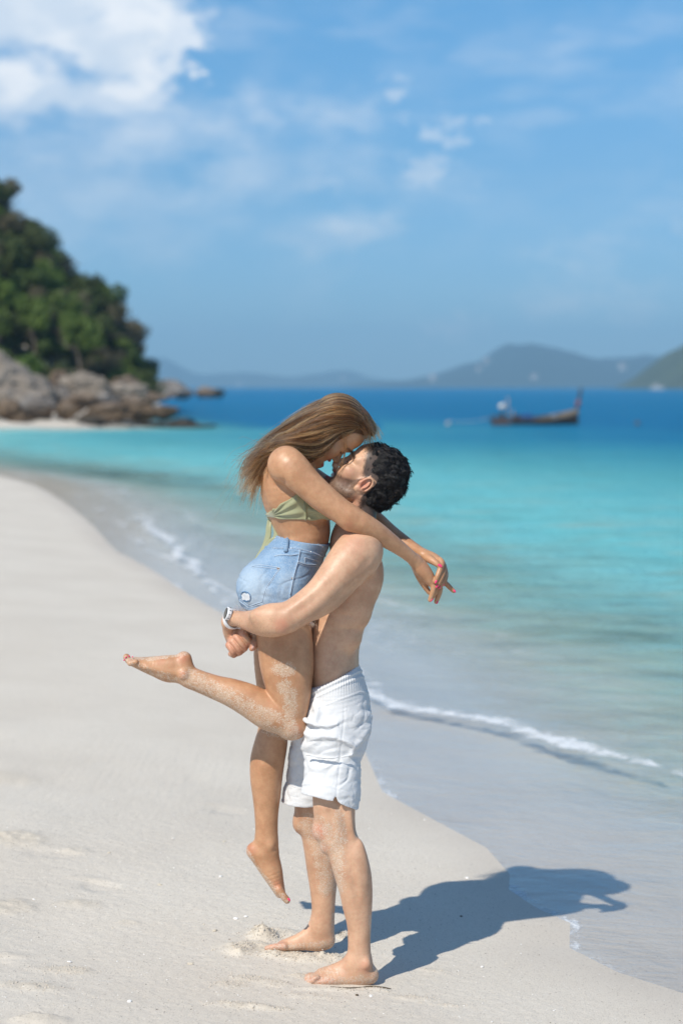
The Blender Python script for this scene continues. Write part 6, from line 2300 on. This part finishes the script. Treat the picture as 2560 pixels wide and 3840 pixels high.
# ---- shells, coral bits and weed on the sand
SHELLW = simple('white_shell', (.80, .77, .73), .5, .08, 90)
SHELLC = simple('cream_coral', (.62, .55, .44), .8, .15, 90, .5, 300)
WEED = simple('brown_seaweed', (.10, .07, .04), .8, .3, 60)
NUT = simple('dark_husk', (.05, .035, .025), .8, .3, 60)


def drop(name, X_, Y_, r, mat, label, cat, shape, seed, group=None):
    gx_, gy_ = ground_px(X_, Y_)
    gz_ = float(sand_fun(np.array([[gx_]]), np.array([[gy_]]))[0][0, 0])
    rs = np.random.RandomState(seed)
    bm = bmesh.new()
    bmesh.ops.create_icosphere(bm, subdivisions=3, radius=1)
    for q in bm.verts:
        c = np.array(q.co[:])
        k = 1 + .22 * float(VN(np.array(c[0] * 1.6 + seed), np.array(c[1] * 1.6), np.array(c[2] * 1.6), 2))
        if shape == 'shell':          # cupped valve with ribs
            rib = 1 + .05 * math.cos(9 * math.atan2(c[1], c[0] + 1.05))
            c = np.array((c[0] * rib, c[1] * .8 * rib, c[2] * .34 + .10 * (1 - c[0] ** 2 - c[1] ** 2)))
        else:
            c = np.array((c[0] * k, c[1] * .7 * k, c[2] * .5 * k))
        q.co = Vector(c * r)
    me = bpy.data.meshes.new(name)
    bm.to_mesh(me)
    bm.free()
    me.polygons.foreach_set('use_smooth', np.ones(len(me.polygons), dtype=bool))
    o = link(name, me, mat, None, label, cat, group, None, (gx_, gy_, gz_ + r * .16))
    o.rotation_euler = (rs.uniform(-.3, .3), rs.uniform(-.3, .3), rs.uniform(0, 6.28))
    return o


for i, a in enumerate((
        ('shell', 650, 3145, .0075, SHELLW, 'bright white shell lying alone left of the woman\'s hanging foot', 'shell', 'shell'),
        ('shell', 486, 3756, .0080, SHELLW, 'white shell near the bottom edge, left of the footprints', 'shell', 'shell'),
        ('coral_piece', 410, 3199, .0070, SHELLC, 'cream coral bit in the open sand left of the couple', 'coral', 'bit'),
        ('coral_piece', 600, 3318, .0075, SHELLC, 'flat cream coral bit beside a green speck', 'coral', 'bit'),
        ('coral_piece', 806, 3490, .0100, SHELLC, 'flat grey cream coral bit left of the churned sand', 'coral', 'bit'),
        ('shell', 884, 3446, .0085, SHELLW, 'white broken shell just above the churned sand', 'shell', 'shell'),
        ('shell', 922, 3437, .0075, SHELLW, 'white broken shell nearest the churned sand on its upper side', 'shell', 'shell'),
        ('coral_piece', 714, 3615, .0095, SHELLC, 'thin coral bit lying left of the lower foot marks', 'coral', 'bit'),
        ('coral_piece', 842, 3156, .0070, SHELLC, 'cream coral bit closest to the woman\'s hanging heel', 'coral', 'bit'),
        ('shell', 827, 3288, .0075, SHELLW, 'white shell left of the woman\'s hanging toes', 'shell', 'shell'),
        ('shell', 1592, 3075, .0070, SHELLW, 'white shell on the wet sand right of the man', 'shell', 'shell'),
        ('shell', 1750, 3293, .0075, SHELLW, 'white shell just above the shadow of the couple', 'shell', 'shell'),
        ('shell', 262, 3610, .0085, SHELLW, 'pale shell in the lower left sand by the reddish specks', 'shell', 'shell'),
        ('shell', 128, 3373, .0060, SHELLW, 'small white shell near the left edge', 'shell', 'shell'),
        ('husk', 1728, 3437, .0060, NUT, 'dark husk lying inside the shadow of the couple', 'husk', 'bit'),
        ('shell', 1806, 3627, .0065, SHELLW, 'small shell in the sunlit sand below the shadow', 'shell', 'shell'),
        ('shell', 1390, 3735, .0065, SHELLW, 'small white shell below the man\'s near heel', 'shell', 'shell'),
        ('husk', 1338, 3734, .0070, WEED, 'reddish brown twig bit below the man\'s near foot', 'twig', 'bit'))):
    drop(*a, 200 + i)
# a line of brown weed pressed into the sand beside his heel
wp = []
for X_, Y_ in ((1235, 3706), (1290, 3709), (1340, 3705), (1390, 3702), (1430, 3706), (1466, 3708)):
    gx_, gy_ = ground_px(X_, Y_)
    wp.append((gx_, gy_, float(sand_fun(np.array([[gx_]]), np.array([[gy_]]))[0][0, 0]) + .001))
wp = crom(np.array(wp), 5)
wo = tube_mesh('seaweed', wp, np.interp(np.linspace(0, 1, len(wp)), (0, .2, .45, .6, .85, 1), (.001, .0022, .001, .003, .0045, .001)), WEED, None, seg=6)
wo['label'] = 'thin strand of brown weed on the sand along the man\'s near heel'
wo['category'] = 'seaweed'

# countless small fragments and crumbs of sand
def scatter(name, n, mats, area, rlo, rhi, seed, label, cat):
    rs = np.random.RandomState(seed)
    bm = bmesh.new()
    bmesh.ops.create_icosphere(bm, subdivisions=1, radius=1)
    bv = np.array([q.co[:] for q in bm.verts])
    bf = np.array([[q.index for q in fc.verts] for fc in bm.faces])
    bm.free()
    pts_ = area(rs, n)
    z_ = sand_fun(pts_[:, :1], pts_[:, 1:])[0][:, 0]
    sd_ = shore_sd(pts_[:, 0], pts_[:, 1])
    V, Fc = [], []
    k = 0
    for (x_, y_), zz_, s_ in zip(pts_, z_, sd_):
        if s_ < .15:
            continue
        r = rs.uniform(rlo, rhi) * rs.uniform(.6, 1)
        q = bv * (1 + .35 * rs.normal(0, .5, (len(bv), 1))) * np.array((1.2, rs.uniform(.6, 1), rs.uniform(.4, .8))) * r
        th = rs.uniform(0, 6.28)
        c_, n_ = math.cos(th), math.sin(th)
        q = np.stack([q[:, 0] * c_ - q[:, 1] * n_, q[:, 0] * n_ + q[:, 1] * c_, q[:, 2]], 1) + np.array((x_, y_, zz_ + r * .2))
        V.append(q)
        Fc.append(bf + k * len(bv))
        k += 1
    return link(name, mesh_np(name, np.concatenate(V), np.concatenate(Fc)), mats, None, label, cat, None, 'stuff')


def wide(rs, n):
    y_ = 4.95 + 4.2 * rs.rand(n) ** 1.6
    x_ = rs.uniform(-1, 1, n) * .21 * y_
    return np.stack([x_, y_], 1)


def around(rs, n):
    out_ = []
    w_ = np.array([m_[4] * m_[5] for m_ in FOOT_MOUNDS[:22]])
    for i_ in rs.choice(22, n, p=w_ / w_.sum()):
        gx_, gy_, rx, ry = FOOT_MOUNDS[i_][:4]
        out_.append((gx_ + rs.normal(0, rx * .55), gy_ + rs.normal(0, ry * .55)))
    return np.array(out_)


scatter('shell_fragments', 260, SHELLW, wide, .0012, .0040, 1, 'tiny white shell fragments strewn over the beach', 'fragments')
scatter('coral_fragments', 220, SHELLC, wide, .0012, .0036, 2, 'tiny cream coral fragments strewn over the beach', 'fragments')
scatter('weed_fragments', 150, WEED, wide, .0010, .0026, 3, 'tiny dark weed crumbs strewn over the beach', 'fragments')
scatter('sand_crumbs', 2400, MSAND, around, .0010, .0042, 4, 'crumbs of churned sand heaped around the feet', 'sand crumbs')

# ---- the air between
bm = bmesh.new()
box(bm, (0, 0, 0), (1, 1, 1))
zlo, zhi = Z_W - 16.0, 260.0
for q in bm.verts:
    q.co = Vector((q.co.x * 9000, 3600 + q.co.y * 8400, zlo + (q.co.z + .5) * (zhi - zlo)))
hm = bpy.data.materials.new('haze')
hm.use_nodes = True
ht = NT(hm.node_tree)
ht.n.clear()
vol = ht.node('ShaderNodeVolumePrincipled', {'Color': (.42, .74, 1.0, 1), 'Density': 2.7e-4, 'Anisotropy': 0.0})
o_ = ht.node('ShaderNodeOutputMaterial')
ht.l.new(vol.outputs[0], o_.inputs['Volume'])
me = bpy.data.meshes.new('haze')
bm.to_mesh(me)
bm.free()
link('haze', me, hm, None, 'thin bluish air that fades the far hills', 'haze', None, 'stuff')
